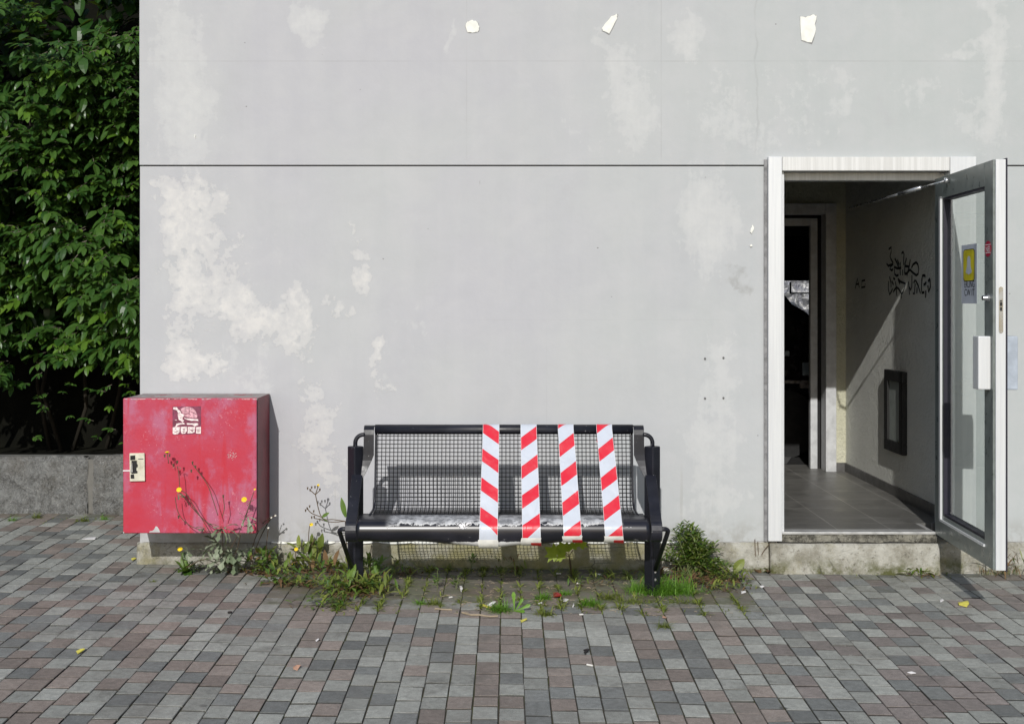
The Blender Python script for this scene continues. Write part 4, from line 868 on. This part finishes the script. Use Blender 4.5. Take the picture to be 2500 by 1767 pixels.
mb.build('branches', plain('dark_bark', lin(.03, .026, .02), .95, spec=.1), SH, smooth=True)

# ------------------------------------------------------------------ weeds
UP = Vector((0, 0, 1))
def ros(mb, c, n, l0, l1, wr_, e0, e1, shape='lance', curl=.5, fold=.25, seg=5, bias=None):
    for k in range(n):
        a = random.uniform(0, 2*math.pi); e = R(random.uniform(e0, e1)); L_ = random.uniform(l0, l1)
        d = Vector((math.cos(a)*math.cos(e), math.sin(a)*math.cos(e), math.sin(e)))
        if bias: d = (d+Vector(bias)).normalized()
        if d.y > .25: d.y *= .35
        mb.cur = random.random(); mb.leaf(Vector(c)+Vector((random.uniform(-.01, .01), random.uniform(-.01, .01), 0)), d, UP if abs(d.z) < .95 else Vector((0, -1, 0)), L_, L_*wr_*random.uniform(.8, 1.2), curl*random.uniform(.6, 1.4), shape, fold, seg)
def flower(parent, p, r, n=Vector((0, -.8, .5)), mat='petal'):
    mb = MB(); n = Vector(n).normalized(); a = n.orthogonal().normalized(); b = n.cross(a); c = mb.vert(Vector(p)+n*r*.35); ring = []
    for k in range(14):
        rr = r*(1 if k % 2 else .86); t = 2*math.pi*k/14; ring.append(mb.vert(Vector(p)+(a*math.cos(t)+b*math.sin(t))*rr))
    for k in range(14): mb.face((c, ring[k], ring[(k+1) % 14]))
    q = mb.vert(Vector(p)-n*r*.9)
    for k in range(14): mb.face((q, ring[(k+1) % 14], ring[k]), 1)
    mb.build('flower', [M[mat], M['stemg']], parent)
def curve(pts, n=6):
    pts = [Vector(p) for p in pts]; out = []
    for k in range(len(pts)-1):
        p0 = pts[max(0, k-1)]; p1 = pts[k]; p2 = pts[k+1]; p3 = pts[min(len(pts)-1, k+2)]
        for j in range(n):
            t = j/n; out.append(.5*((2*p1)+(-p0+p2)*t+(2*p0-5*p1+4*p2-p3)*t*t+(-p0+3*p1-3*p2+p3)*t**3))
    out.append(pts[-1]); return out
def plant(name, label, cat, base, group=None): return thing(name, label, cat, tuple(base), group or ('grass tufts on the paving' if name == 'grass_tuft' else 'weeds along the foot of the wall'))

# 1 the big flowering weed in front of the red box
random.seed(31)
base = G(545, 1384); t = plant('flowering_weed', 'sprawling grey-green weed with yellow flowers climbing in front of the red box', 'weed', base)
sd = .475
stems = [[base, P(530, 1330, CD-.30), P(512, 1297, CD-sd), P(470, 1230, CD-sd-.02), P(455, 1205, CD-sd-.02), P(437, 1195, CD-sd)], [P(538, 1296, CD-sd), P(500, 1270, CD-sd), P(470, 1240, CD-sd), P(445, 1208, CD-sd-.03)],
         [P(540, 1300, CD-sd), P(480, 1290, CD-sd), P(448, 1270, CD-sd), P(433, 1245, CD-sd), P(428, 1213, CD-sd)], [P(439, 1195, CD-sd), P(437, 1160, CD-sd), P(433, 1138, CD-sd)], [P(412, 1131, CD-sd), P(408, 1104, CD-sd)],
         [P(532, 1258, CD-sd), P(520, 1220, CD-sd), P(505, 1180, CD-sd), P(470, 1133, CD-sd)], [P(542, 1262, CD-sd), P(548, 1240, CD-sd), P(545, 1215, CD-sd)], [P(560, 1345, CD-.4), P(588, 1290, CD-sd), P(606, 1240, CD-sd), P(620, 1200, CD-sd)], [P(600, 1262, CD-sd), P(612, 1225, CD-sd)],
         [base, P(545, 1350, CD-.32), P(542, 1290, CD-sd)], [base, P(500, 1365, CD-.30), P(455, 1385, CD-.33)], [base, P(575, 1350, CD-.36), P(588, 1300, CD-sd)]]
mb = MB()
for q in stems: mb.tube(curve(q, 4), .0022, 5)
mb.build('stem', M['stem'], t, smooth=True)
mb = MB()
for px, py, n, l in ((545, 1290, 7, .11), (535, 1330, 9, .12), (560, 1350, 10, .12), (540, 1370, 9, .11), (505, 1345, 5, .10), (575, 1375, 8, .10), (550, 1395, 6, .10), (590, 1345, 6, .09), (600, 1262, 4, .07), (608, 1280, 4, .075), (500, 1290, 3, .06), (610, 1225, 4, .04), (437, 1203, 5, .04), (445, 1210, 4, .045), (432, 1140, 3, .03), (455, 1345, 5, .08), (470, 1375, 5, .08), (520, 1385, 5, .08)):
    dd = CD-(sd-.005 if py < 1300 else .36-.002*(py-1300)); ros(mb, P(px, py, dd), int(n*1.5), l*.5, l, .38, -45, 60, 'lobed', .9, .3, 6, (0, -.5, .05))
mb.build('leaves', M['dusty'], t)
for px, py, r in ((437, 1195, .0155), (596, 1219, .0165), (622, 1194, .006)): flower(t, P(px, py, CD-sd-.02), r)
flower(t, P(408, 1103, CD-sd), .013, (0, -.2, 1))
mb = MB()
for px, py in ((402, 1113), (414, 1112), (433, 1128), (423, 1136), (470, 1130), (477, 1140), (467, 1150), (545, 1212), (436, 1262)): mb = MB(); mb.tube([P(px, py+3, CD-sd), P(px, py-4, CD-sd)], [.004, .006], 6); mb.build('bud', M['stem'], t)

# 2 small dandelion-like weed at the left foot of the box
random.seed(32); base = G(455, 1396); t = plant('flowering_weed', 'small green weed with one yellow flower at the foot of the red box', 'weed', base)
mb = MB(); ros(mb, base, 16, .06, .13, .38, 15, 75, 'oval', .7, .25, 5); mb.build('leaves', M['weed'], t)
mb = MB(); mb.tube(curve([base, P(446, 1365, CD-.33), P(440, 1343, CD-.36)]), .0028, 5); mb.build('stem', M['stemg'], t); flower(t, P(439.5, 1340, CD-.36), .0155, (0, -.6, .8))

# 3 generic leafy clumps: (px, py, n, lmin, lmax, wr, e0, e1, shape, mat, height, label, flower list)
def clump(px, py, n, l0, l1, wr_, e0, e1, shape, mats, label, stems=(), flowers=(), spread=.05, cat='weed', name='weed_clump', seed=1, curl=.7, lift=.0, mat2=None, n2=0, up=0.0):
    random.seed(seed); base = G(px, py); t = plant(name, label, cat, base); mb = MB()
    for k in range(int(n*2.1)):
        q_ = random.random(); mb.mi = 0 if q_ < .55 else (1 if q_ < .76 else (2 if q_ < .92 else 3)); k_ = random.uniform(.5, 1.15)
        c = base+Vector((random.gauss(0, spread*1.25), random.gauss(0, spread*.55), random.random()*(up+.03))); ros(mb, c, 1, l0*.6*k_, l1*.85*k_, wr_, e0, e1, shape, curl, .25, 5)
    mb.build('leaves', [M[mats], M['weed'], M['weedy'], M['brown']], t)
    if n2:
        mb = MB()
        for k in range(int(n2*1.8)): ros(mb, base+Vector((random.gauss(0, spread*1.1), random.gauss(0, spread*.5)-.02, .004)), 1, l0*.5, l1*.65, wr_*.8, -5, 45, shape, curl, .3, 5)
        mb.build('dry_leaves', M[mat2], t)
    if stems:
        mb = MB()
        for q in stems: mb.tube(curve([base]+[P(a, b, base.y+CD+c) for a, b, c in q], 4), .0026, 5)
        mb.build('stem', M['stem'], t)
    for a, b, c, r, m in flowers: flower(t, P(a, b, base.y+CD+c), r, (0, -.7, .6), m)
    return t
clump(612, 1392, 26, .05, .12, .42, 10, 75, 'lobed', 'dusty', 'pale weed clump between the red box and the yellow-flowered plants', [[(618, 1330, 0), (640, 1280, -.06), (662, 1262, -.08)], [(628, 1330, 0), (655, 1275, -.05), (672, 1257, -.06)]], [(662, 1263, -.08, .007, 'fluff'), (672, 1258, -.06, .007, 'fluff')], .06, seed=41, mat2='brown', n2=10, up=.05)
clump(648, 1398, 22, .05, .11, .4, 20, 80, 'oval', 'weed', 'upright weed with small white seed heads at the right edge of the red box', [[(650, 1340, -.02), (655, 1290, -.05)]], [(655, 1288, -.05, .006, 'fluff')], .05, seed=42, mat2='brown', n2=14, up=.10)
clump(716, 1424, 46, .05, .10, .55, 5, 55, 'lobed', 'weed', 'broad bright green weed clump on the pavers left of the bench', [], [], .085, seed=43, mat2='brown', n2=26, up=.03)
clump(724, 1392, 14, .05, .10, .4, 20, 70, 'lance', 'weedy', 'short yellow-flowered weed behind the broad green clump', [[(722, 1355, -.02), (722, 1342, -.02)]], [(723, 1340, -.02, .0125, 'petal'), (716, 1376, -.03, .008, 'petal')], .03, seed=44)
clump(756, 1392, 26, .05, .12, .32, 30, 85, 'lance', 'weedy', 'tall weed with one yellow bud standing against the wall left of the bench', [[(753, 1330, 0), (755, 1290, -.02), (758, 1278, -.02)], [(757, 1340, 0), (770, 1315, -.02)]], [(760, 1280, -.02, .012, 'petal')], .03, seed=45, mat2='brown', n2=10, up=.13)
clump(800, 1398, 34, .05, .12, .3, 20, 80, 'lance', 'weedy', 'yellowing weed tangle against the foundation left of the bench leg', [], [], .07, seed=46, mat2='brown', n2=16, up=.04)
clump(806, 1480, 40, .045, .085, .55, 5, 60, 'lobed', 'weed', 'low green leafy clump on the pavers in front of the left bench leg', [], [], .065, seed=47, mat2='weedy', n2=12, up=.03)
clump(874, 1448, 80, .05, .13, .25, 15, 80, 'lance', 'weedy', 'dense weed tuft growing round the left bench leg', [], [], .075, seed=48, mat2='brown', n2=34, up=.05)
clump(905, 1432, 46, .05, .12, .30, 30, 85, 'lance', 'weed', 'upright green weed on the inner side of the left bench leg', [[(905, 1360, .02), (907, 1330, .03)]], [], .04, seed=49, mat2='brown', n2=8, up=.13)
clump(836, 1450, 40, .04, .11, .22, 10, 70, 'lance', 'weedy', 'straggly weed between the left bench leg and the bright green clump', [], [], .06, seed=59, mat2='brown', n2=16, up=.04)
clump(680, 1402, 24, .05, .10, .4, 15, 75, 'lobed', 'weedy', 'mixed low weeds at the wall behind the broad bright green clump', [], [], .06, seed=71, mat2='brown', n2=22, up=.03)
clump(770, 1432, 26, .04, .09, .25, 10, 65, 'lance', 'weedy', 'sparse weeds on the pavers right of the broad bright green clump', [], [], .05, seed=72, mat2='brown', n2=18, up=.02)
clump(990, 1400, 14, .04, .09, .3, 20, 75, 'lance', 'weedy', 'reddish weed at the foundation under the left part of the bench', [], [], .04, seed=73, mat2='brown', n2=14, up=.06)
clump(1250, 1398, 10, .04, .09, .18, 30, 85, 'lance', 'brown', 'dry upright stalks at the foundation behind the second tape', [], [], .03, seed=74, up=.06)
clump(1460, 1425, 30, .03, .08, .2, 15, 75, 'lance', 'weedy', 'thin weeds under the right part of the bench', [], [], .07, seed=75, mat2='brown', n2=10, up=.02)
# thin stalk with seed heads left of the bench
random.seed(50); base = P(838, 1280, CD-.30); gb = G(850, 1400); t = plant('seeding_weed', 'thin bent stalk with seed heads leaning left from the bench', 'weed', gb)
d0 = CD-.2; mb = MB()
for q in ([gb, P(846, 1330, d0), P(843, 1272, d0)], [P(843, 1272, d0), P(815, 1268, d0), P(785, 1262, d0), P(770, 1207, d0)], [P(785, 1262, d0), P(760, 1252, d0), P(750, 1240, d0)], [P(770, 1207, d0), P(757, 1196, d0)], [P(770, 1207, d0), P(781, 1196, d0)], [P(770, 1207, d0), P(776, 1190, d0)], [P(785, 1268, d0), P(768, 1265, d0)], [P(843, 1272, d0), P(810, 1274, d0), P(785, 1269, d0)]): mb.tube(curve(q, 5), .0028, 5)
for px, py in ((751, 1192), (757, 1196), (761, 1190), (769, 1189), (781, 1195), (776, 1188), (750, 1241), (746, 1246), (756, 1236), (767, 1262), (761, 1263), (766, 1248)): mb.tube([P(px, py+3, d0), P(px, py-3, d0)], [.003, .0055], 6)
mb.build('stem', M['stem'], t)
mb = MB(); mb.cur = .6
mb.leaf(P(844, 1262, d0), (-.25, -.05, 1), (0, -1, 0), .115, .032, .3, 'lance'); mb.leaf(P(786, 1262, d0), (.7, -.2, .5), (0, -1, .3), .05, .02, .4, 'lance'); mb.leaf(P(783, 1265, d0), (.9, -.3, -.2), UP, .05, .02, .3, 'lance'); mb.build('leaves', M['weed'], t)
flower(t, P(777, 1184, d0), .008)

# right-hand bush and companions
random.seed(60); base = G(1690, 1405); t = plant('bushy_weed', 'bushy green weed growing against the wall right of the bench', 'weed', base); mb = MB(); br = MB(); st_ = MB()
for k in range(62):
    px = random.gauss(1700, 46); top_ = 1268+abs(px-1668)*.72+random.uniform(0, 60); b_ = base+Vector((random.gauss(0, .05), random.uniform(-.05, .02), .01)); y_ = CD-.06-random.random()*.16
    tip = P(px, top_, y_); q = curve([b_, b_.lerp(tip, .5)+Vector((0, -.02, .03)), tip], 5); st_.tube(q, .0022, 4, cap=False)
    for j in range(3, len(q)):
        for _ in range(3):
            a = random.uniform(0, 6.28); d = Vector((math.cos(a)*.8, math.sin(a)*.5-.25, random.uniform(.1, .9))); mb.cur = random.random(); l_ = random.uniform(.032, .058)*(1.15-.4*j/len(q)); mb.leaf(q[j], d, UP, l_, l_*.34, .5, 'lance', .3, 3)
for k in range(150):
    px = random.gauss(1688, 55); p = G(px, random.uniform(1388, 1436)); p.z += random.random()*.05; br.cur = random.random(); a = random.uniform(0, 6.28); br.leaf(p, (math.cos(a), math.sin(a)*.6, random.uniform(-.2, .5)), UP, random.uniform(.04, .09), random.uniform(.008, .02), random.uniform(.3, 1.6), 'lance', .4, 4)
st_.build('stem', M['stemg'], t); mb.m = [random.choice((0, 0, 1)) for _ in mb.m]; mb.build('leaves', [M['weed'], M['weedy']], t); br.build('dry_leaves', M['brown'], t)
clump(1775, 1418, 34, .04, .10, .3, 10, 70, 'lance', 'weedy', 'yellowing low weed with one round leaf beside the bushy weed', [], [], .06, seed=61, mat2='brown', n2=26, up=.02)
mbx = MB(); mbx.cur = .7; o_ = [o for o in bpy.data.objects if o.get('label', '').startswith('yellowing low weed with one round')][0]
mbx.leaf(P(1792, 1392, CD-.12), (.7, -.1, .75), (0, -1, .2), .09, .055, .5, 'oval', .15, 6); mbx.build('broad_leaf', M['weedy'], o_)
clump(1745, 1438, 40, .03, .07, .3, 5, 60, 'lance', 'weedy', 'matted low weeds on the pavers in front of the bushy weed', [], [], .09, seed=62, mat2='brown', n2=20)
t = clump(1880, 1394, 12, .06, .10, .62, 2, 40, 'oval', 'brown', 'reddish brown plantain rosette in front of the doorway frame', [[(1848, 1370, 0), (1843, 1316, 0)], [(1858, 1360, 0), (1880, 1325, -.02)], [(1855, 1370, 0), (1850, 1322, 0)]], [], .05, seed=63)
t = clump(1930, 1390, 10, .05, .10, .58, 5, 50, 'oval', 'weedy', 'yellow-green plantain rosette at the foot of the door step', [[(1905, 1370, 0), (1903, 1328, 0)], [(1916, 1365, 0), (1915, 1335, 0), (1909, 1333, 0)]], [], .035, seed=64)
clump(2252, 1405, 18, .04, .09, .25, 10, 70, 'lance', 'weedy', 'small grassy weed at the right end of the door step', [], [], .04, seed=65, mat2='brown', n2=14)
clump(2425, 1408, 14, .04, .09, .10, 20, 80, 'lance', 'brown', 'dry weed stalks below the free edge of the glass door', [], [], .05, seed=66)
clump(2470, 1412, 30, .05, .15, .08, 30, 85, 'lance', 'brown', 'dry brown grass tangle at the wall right of the glass door', [], [], .05, seed=67, up=.08)
# bright maple seedling under the front rail
random.seed(70); base = G(1395, 1405); t = plant('maple_seedling', 'young maple with bright lobed leaves under the front of the bench', 'seedling', base)
mb = MB()
def maple(c, size, nrm, rot):
    nrm = Vector(nrm).normalized(); a = nrm.orthogonal().normalized(); b = nrm.cross(a); a, b = a*math.cos(rot)+b*math.sin(rot), b*math.cos(rot)-a*math.sin(rot)
    sh = [(0, -.1), (.25, -.25), (.55, -.2), (.42, 0), (.85, .18), (.5, .3), (.62, .62), (.28, .52), (0, 1), (-.28, .52), (-.62, .62), (-.5, .3), (-.85, .18), (-.42, 0), (-.55, -.2), (-.25, -.25)]
    cv = mb.vert(c+b*size*.2); ids = [mb.vert(c+(a*x+b*y)*size-nrm*size*.12*(x*x)) for x, y in sh]
    for k in range(len(ids)): mb.face((cv, ids[k], ids[(k+1) % len(ids)]))
for px, py, s_, rot in ((1357, 1352, .075, 3.3), (1380, 1344, .065, 2.9), (1372, 1362, .045, 3.0), (1416, 1331, .055, 1.9), (1398, 1337, .045, 2.4)): mb.cur = random.uniform(.6, 1); maple(P(px, py, CD-.62), s_, (random.uniform(-.3, .3), -1, .5), rot)
mb.build('leaves', m_leaf('maple_leaf', lin(.20, .30, .02), lin(.33, .42, .04), .45, .45), t); mb = MB()
for px, py in ((1360, 1350), (1378, 1345), (1405, 1335)): mb.tube(curve([base, P(1390, 1360, CD-.5), P(px, py, CD-.615)], 4), .002, 5)
mb.build('stem', M['stem'], t)
# grass
def tuft(px, py, n, l0, l1, spread, label, seed, mat='grass', e0=25, e1=85, w=.05):
    random.seed(seed); base = G(px, py); t = plant('grass_tuft', label, 'grass', base); mb = MB()
    if n < 130: n = int(n*2.6); l0 *= 1.25; l1 *= 1.25
    for k in range(n):
        a = random.uniform(0, 6.28); e = R(random.uniform(e0, e1)); L_ = random.uniform(l0, l1); mb.cur = random.random()
        c = base+Vector((random.gauss(0, spread), random.gauss(0, spread*.35), -.004)); mb.leaf(c, (math.cos(a)*math.cos(e), math.sin(a)*math.cos(e), math.sin(e)), UP, L_, .0052, random.uniform(.5, 1.8), 'blade', .2, 5)
    mb.build('blades', M[mat], t)
tuft(1612, 1446, 1100, .07, .155, .08, 'large bright green grass clump in front of the right bench leg', 81)
tuft(1540, 1470, 160, .03, .08, .06, 'low yellow-green grass at the left side of the large grass clump', 82, 'weedy', 10, 70)
tuft(1655, 1470, 140, .03, .08, .06, 'low sparse grass at the right side of the large grass clump', 83, 'weedy', 10, 70)
for k, (px, py, n, l, lab) in enumerate(((1024, 1474, 22, .05, 'leftmost tiny grass tuft on the pavers before the bench'), (1058, 1475, 34, .065, 'spiky grass tuft second from the left before the bench'), (1222, 1492, 80, .085, 'bright grass tuft beside the spoon-leaved seedling'), (1330, 1500, 50, .055, 'small grass tuft right of the yellow paper scrap'),
        (1442, 1478, 80, .07, 'round yellow-green grass tuft between the third and fourth tapes'), (1487, 1462, 50, .07, 'thin grass tuft left of the large grass clump'), (1380, 1450, 26, .05, 'short grass tuft behind the red plastic shard'), (1618, 1530, 26, .06, 'grass strip in a paver joint below the large grass clump'), (1325, 1462, 50, .07, 'feathery grass tuft left of the red plastic shard'),
        (90, 1264, 26, .06, 'leftmost grass tuft at the foot of the stone wall'), (30, 1270, 14, .05, 'grass tuft at the foot of the stone wall near the left edge'), (203, 1272, 26, .06, 'grass tuft on the pavers near the joint of the stone wall'), (255, 1268, 18, .06, 'grass tuft at the stone wall beside the red box'), (2002, 1393, 14, .04, 'tiny grass tuft at the middle of the door step'), (2190, 1398, 14, .04, 'tiny grass tuft left of the small grassy weed'), (372, 1420, 12, .03, 'tiny moss-green tuft in a joint below the red box'))):
    tuft(px, py, n, l*.5, l, .012+.0003*n*.5, lab, 90+k, 'weedy' if k % 2 else 'grass')
def seedling(px, py, label, seed, n=5, h=.07):
    random.seed(seed); base = G(px, py); t = plant('weed_seedling', label, 'seedling', base); mb = MB(); s_ = MB()
    for k in range(3):
        tip = base+Vector((random.uniform(-.02, .02), random.uniform(-.02, .01), h*random.uniform(.7, 1.1))); s_.tube([base, tip], .0016, 4)
        for j in range(n): ros(mb, base.lerp(tip, random.uniform(.3, 1)), 1, .018, .034, .5, 10, 60, 'oval', .4, .2, 4)
    mb.build('leaves', M['weed'], t); s_.build('stem', M['stemg'], t)
seedling(1068, 1438, 'leafy seedling under the left part of the bench', 120, 8, .10); seedling(1114, 1438, 'dark leafy seedling beside a white seed husk under the bench', 121, 6, .08); seedling(1150, 1392, 'dark seedling at the foundation behind the first tape', 122, 6, .09); seedling(1415, 1430, 'pale seedling on the pavers between the middle tapes', 123, 5, .06)
random.seed(124); base = G(1256, 1492); t = plant('spoon_leaf_weed', 'single weed with upright spoon-shaped leaf before the bench', 'weed', base); mb = MB()
for d, l_, w_ in (((-.05, -.1, 1), .10, .022), ((.8, -.2, .4), .09, .02), ((.5, -.1, .8), .08, .018), ((-.9, -.3, .15), .07, .016), ((.6, -.7, .2), .07, .018)): mb.cur = random.uniform(.4, 1); mb.leaf(base, d, (0, -1, .3), l_, w_, .3, 'spoon', .2, 7)
mb.build('leaves', M['grass'], t)
# moss and thin ground cover in the joints under and before the bench
random.seed(130); mb = MB()
for k in range(9000):
    u = random.random()
    if u < .42: x = random.uniform(-1.0, 1.25); y = -.02-abs(random.gauss(0, .10))
    elif u < .86: x = random.uniform(-.95, 1.3); y = random.uniform(-1.02, -.1)
    else: x = random.choice((random.uniform(-2.1, 2.6), random.uniform(-3.6, -2.3))); y = -.03-abs(random.gauss(0, .06)) if x > -2.2 else 1.42-abs(random.gauss(0, .15))
    g = float(fbm(np.array([x*5.]), np.array([y*6.]), 150, 3)[0])
    if g < .5 and random.random() < .85: continue
    col = -5.6+.105*round((x+5.6)/.105)-.003
    if random.random() < .72: x = col+random.gauss(0, .006)
    a = random.uniform(0, 6.28); e = R(random.uniform(10, 75)); mb.cur = random.random(); L_ = random.uniform(.008, .032)*(1.5 if -.2 < y < 0 and -1 < x < 1.3 else 1)
    mb.leaf((x, y, gz(x, y)-.006), (math.cos(a)*math.cos(e), math.sin(a)*math.cos(e), math.sin(e)), UP, L_, L_*.22, .6, 'lance', .2, 2)
for k in range(125):
    x = -5.6+.105*round((random.uniform(-.95, 1.25)+5.6)/.105)-.003; y = random.choice((random.uniform(-.98, -.75), random.uniform(-.75, -.2), random.uniform(-.25, -.03)))
    for j in range(random.randint(10, 34)):
        a = random.uniform(0, 6.28); e = R(random.uniform(15, 85)); mb.cur = random.random(); L_ = random.uniform(.018, .062); xx = x+random.gauss(0, .007); yy = y+random.gauss(0, .018)
        mb.leaf((xx, yy, gz(xx, yy)-.006), (math.cos(a)*math.cos(e), math.sin(a)*math.cos(e), math.sin(e)), UP, L_, L_*.17, .9, 'lance', .2, 3)
tag(mb.build('ground_cover', M['weedy']), 'thin moss and tiny weeds in the paver joints under the bench', 'ground cover', kind='stuff')
random.seed(131); mb = MB()
for k in range(320):
    x = random.gauss(.15, .55); y = random.uniform(-1.02, -.3) if random.random() < .8 else random.uniform(-.3, -.05)
    if not -.95 < x < 1.35: continue
    a = random.gauss(0, .5); L_ = random.uniform(.003, .016); w = random.uniform(.0015, .0035); z = gz(x, y)+.003; c, s_ = math.cos(a)*L_, math.sin(a)*L_
    mb.tube([(x-c, y-s_, z), (x, y, z+.002+random.random()*.004), (x+c, y+s_, z)], w*.5, 4)
tag(mb.build('plant_debris', M['wood']), 'scattered dry straw and chaff on the pavers before the bench', 'debris', kind='stuff')

# ------------------------------------------------------------------ litter
def lit(name, label, cat, mb, mat, group=None): return tag(mb.build(name, mat), label, cat, group)
def butt(px, py, ang, L_, label):
    p = G(px, py); mb = MB(); d = Vector((math.cos(ang), math.sin(ang), 0))*L_*.5; p.z += .006; mb.tube([p-d, p+d], .0042, 8); lit('cigarette_butt', label, 'cigarette butt', mb, M['butt'], 'cigarette butts on the pavers')
for q in ((1318, 1475, .9, .034, 'cigarette butt lying left of the red plastic shard'), (1463, 1404, -.5, .036, 'cigarette butt under the bench near the fourth tape'), (1364, 1402, -.1, .026, 'short cigarette butt under the bench below the maple seedling'), (1413, 1426, -.2, .022, 'small cigarette butt under the bench between the two right tapes'), (1440, 1626, -.6, .030, 'cigarette butt out on the open pavers'), (1419, 1502, .2, .020, 'cigarette butt on the pavers below the round grass tuft'), (1100, 1460, .6, .02, 'tiny butt near the spiky grass tuft')): butt(*q)
def flat(pts, mat, name, label, cat, h=.004, bend=.006):
    mb = MB(); ps = [G(a, b) for a, b in pts]; c = sum(ps, Vector())/len(ps); n = len(ps); t_ = [mb.vert(p+Vector((0, 0, h+bend*((k*7) % 3)/2))) for k, p in enumerate(ps)]; b_ = [mb.vert(p+Vector((0, 0, .0015+bend*((k*7) % 3)/2))) for k, p in enumerate(ps)]
    cv = mb.vert(c+Vector((0, 0, h+bend))); cb = mb.vert(c+Vector((0, 0, .0015+bend*.3)))
    for k in range(n): k2 = (k+1) % n; mb.face((cv, t_[k], t_[k2])); mb.face((cb, b_[k2], b_[k])); mb.face((t_[k], b_[k], b_[k2], t_[k2]))
    lit(name, label, cat, mb, M[mat])
flat([(1351, 1448), (1370, 1456), (1371, 1464), (1351, 1458)], 'shard', 'plastic_shard', 'dark red plastic shard on the pavers before the bench', 'plastic', .006, .02)
flat([(1369, 1466), (1378, 1463), (1388, 1466), (1386, 1470), (1375, 1469)], 'wht', 'paper_scrap', 'torn white paper scrap beside the red plastic shard', 'paper')
flat([(1397, 1482), (1401, 1474), (1402, 1481), (1399, 1484)], 'wht', 'paper_scrap', 'upright white paper fleck right of the red plastic shard', 'paper')
flat([(1270, 1515), (1285, 1511), (1287, 1515), (1273, 1520)], 'yel', 'paper_scrap', 'folded yellow paper scrap on the pavers before the bench', 'paper')
flat([(1617, 1504), (1628, 1509), (1626, 1512), (1617, 1508)], 'pinkleaf', 'dead_leaf', 'small orange leaf below the large grass clump', 'leaf')
flat([(2339, 1473), (2363, 1471), (2366, 1479), (2360, 1482), (2341, 1479)], 'yel', 'wrapper', 'crumpled yellow wrapper on the pavers near the glass door', 'wrapper', .008, .01)
flat([(186, 1591), (204, 1587), (207, 1591), (190, 1597)], 'yel', 'wrapper', 'folded yellow wrapper on the pavers at lower left', 'wrapper', .006, .01)
flat([(320, 1364), (328, 1362), (333, 1366), (323, 1368)], 'yel', 'dead_leaf', 'small yellow leaf on the pavers left of the foundation corner', 'leaf')
flat([(392, 1372), (400, 1370), (405, 1373), (396, 1375)], 'pinkleaf', 'dead_leaf', 'orange leaf fragment under the red box', 'leaf')
flat([(200, 1316), (218, 1313), (234, 1314), (232, 1317), (208, 1318)], 'wht', 'paper_scrap', 'flat white paper scrap near the stone wall', 'paper')
flat([(715, 1629), (728, 1627), (734, 1632), (726, 1637), (716, 1637)], 'pinkleaf', 'dead_leaf', 'curled pinkish leaf on the open pavers at lower left centre', 'leaf', .004, .014)
flat([(770, 1563), (778, 1560), (779, 1564), (772, 1567)], 'wht', 'leaf_flake', 'pale leaf flake above the curled pinkish leaf', 'leaf', .003, .006)
flat([(1424, 1587), (1434, 1586), (1440, 1591), (1432, 1594), (1430, 1600), (1425, 1598), (1430, 1592)], 'blk', 'dead_leaf', 'shrivelled black leaf on the open pavers', 'leaf', .004, .01)
flat([(2215, 1642), (2226, 1641), (2236, 1647), (2224, 1645)], 'wht', 'feather', 'white feather scrap on the pavers at lower right', 'feather')
flat([(1854, 1432), (1860, 1431), (1866, 1434), (1860, 1436)], 'wht', 'paper_scrap', 'small white paper flake on the pavers in front of the plantains', 'paper')
flat([(1809, 1444), (1820, 1444), (1821, 1449), (1810, 1449)], 'wht', 'paper_scrap', 'square white paper fleck beside the matted weeds', 'paper')
flat([(2294, 1465), (2302, 1464), (2304, 1469), (2296, 1470)], 'wht', 'paper_scrap', 'white fleck left of the crumpled yellow wrapper', 'paper')
flat([(1122, 1432), (1127, 1434), (1130, 1442), (1126, 1447), (1123, 1441)], 'wht', 'seed_husk', 'white seed husk under the bench beside a dark seedling', 'husk', .006, .01)
flat([(1190, 1478), (1204, 1472), (1210, 1476), (1200, 1480)], 'wht', 'paper_scrap', 'crumpled pale paper before the bench left of the bright grass tuft', 'paper', .006, .012)
mb = MB(); p = G(561, 1496); mb.tube([p+Vector((0, 0, .001)), p+Vector((0, 0, .008))], .011, 14); lit('bottle_cap', 'black bottle cap on the pavers below the broad green weed', 'cap', mb, M['blk'])
mb = MB(); mb.tube([G(a, b)+Vector((0, 0, .006)) for a, b in ((1128, 1497), (1150, 1503), (1170, 1503), (1195, 1507), (1216, 1506))], .0045, 6); lit('twig', 'long reddish twig lying on the pavers before the bench', 'twig', mb, M['wood'])
mb = MB(); mb.tube([G(a, b)+Vector((0, 0, .009)) for a, b in ((1176, 1480), (1188, 1484), (1203, 1488))], .006, 5); lit('wood_sliver', 'yellow wood sliver above the long twig', 'sliver', mb, M['yel'])
mb = MB(); mb.tube([G(a, b)+Vector((0, 0, .005)) for a, b in ((1062, 1487), (1080, 1489), (1104, 1490))], .004, 5); lit('twig', 'short pale twig below the spiky grass tuft', 'twig', mb, M['wood'])
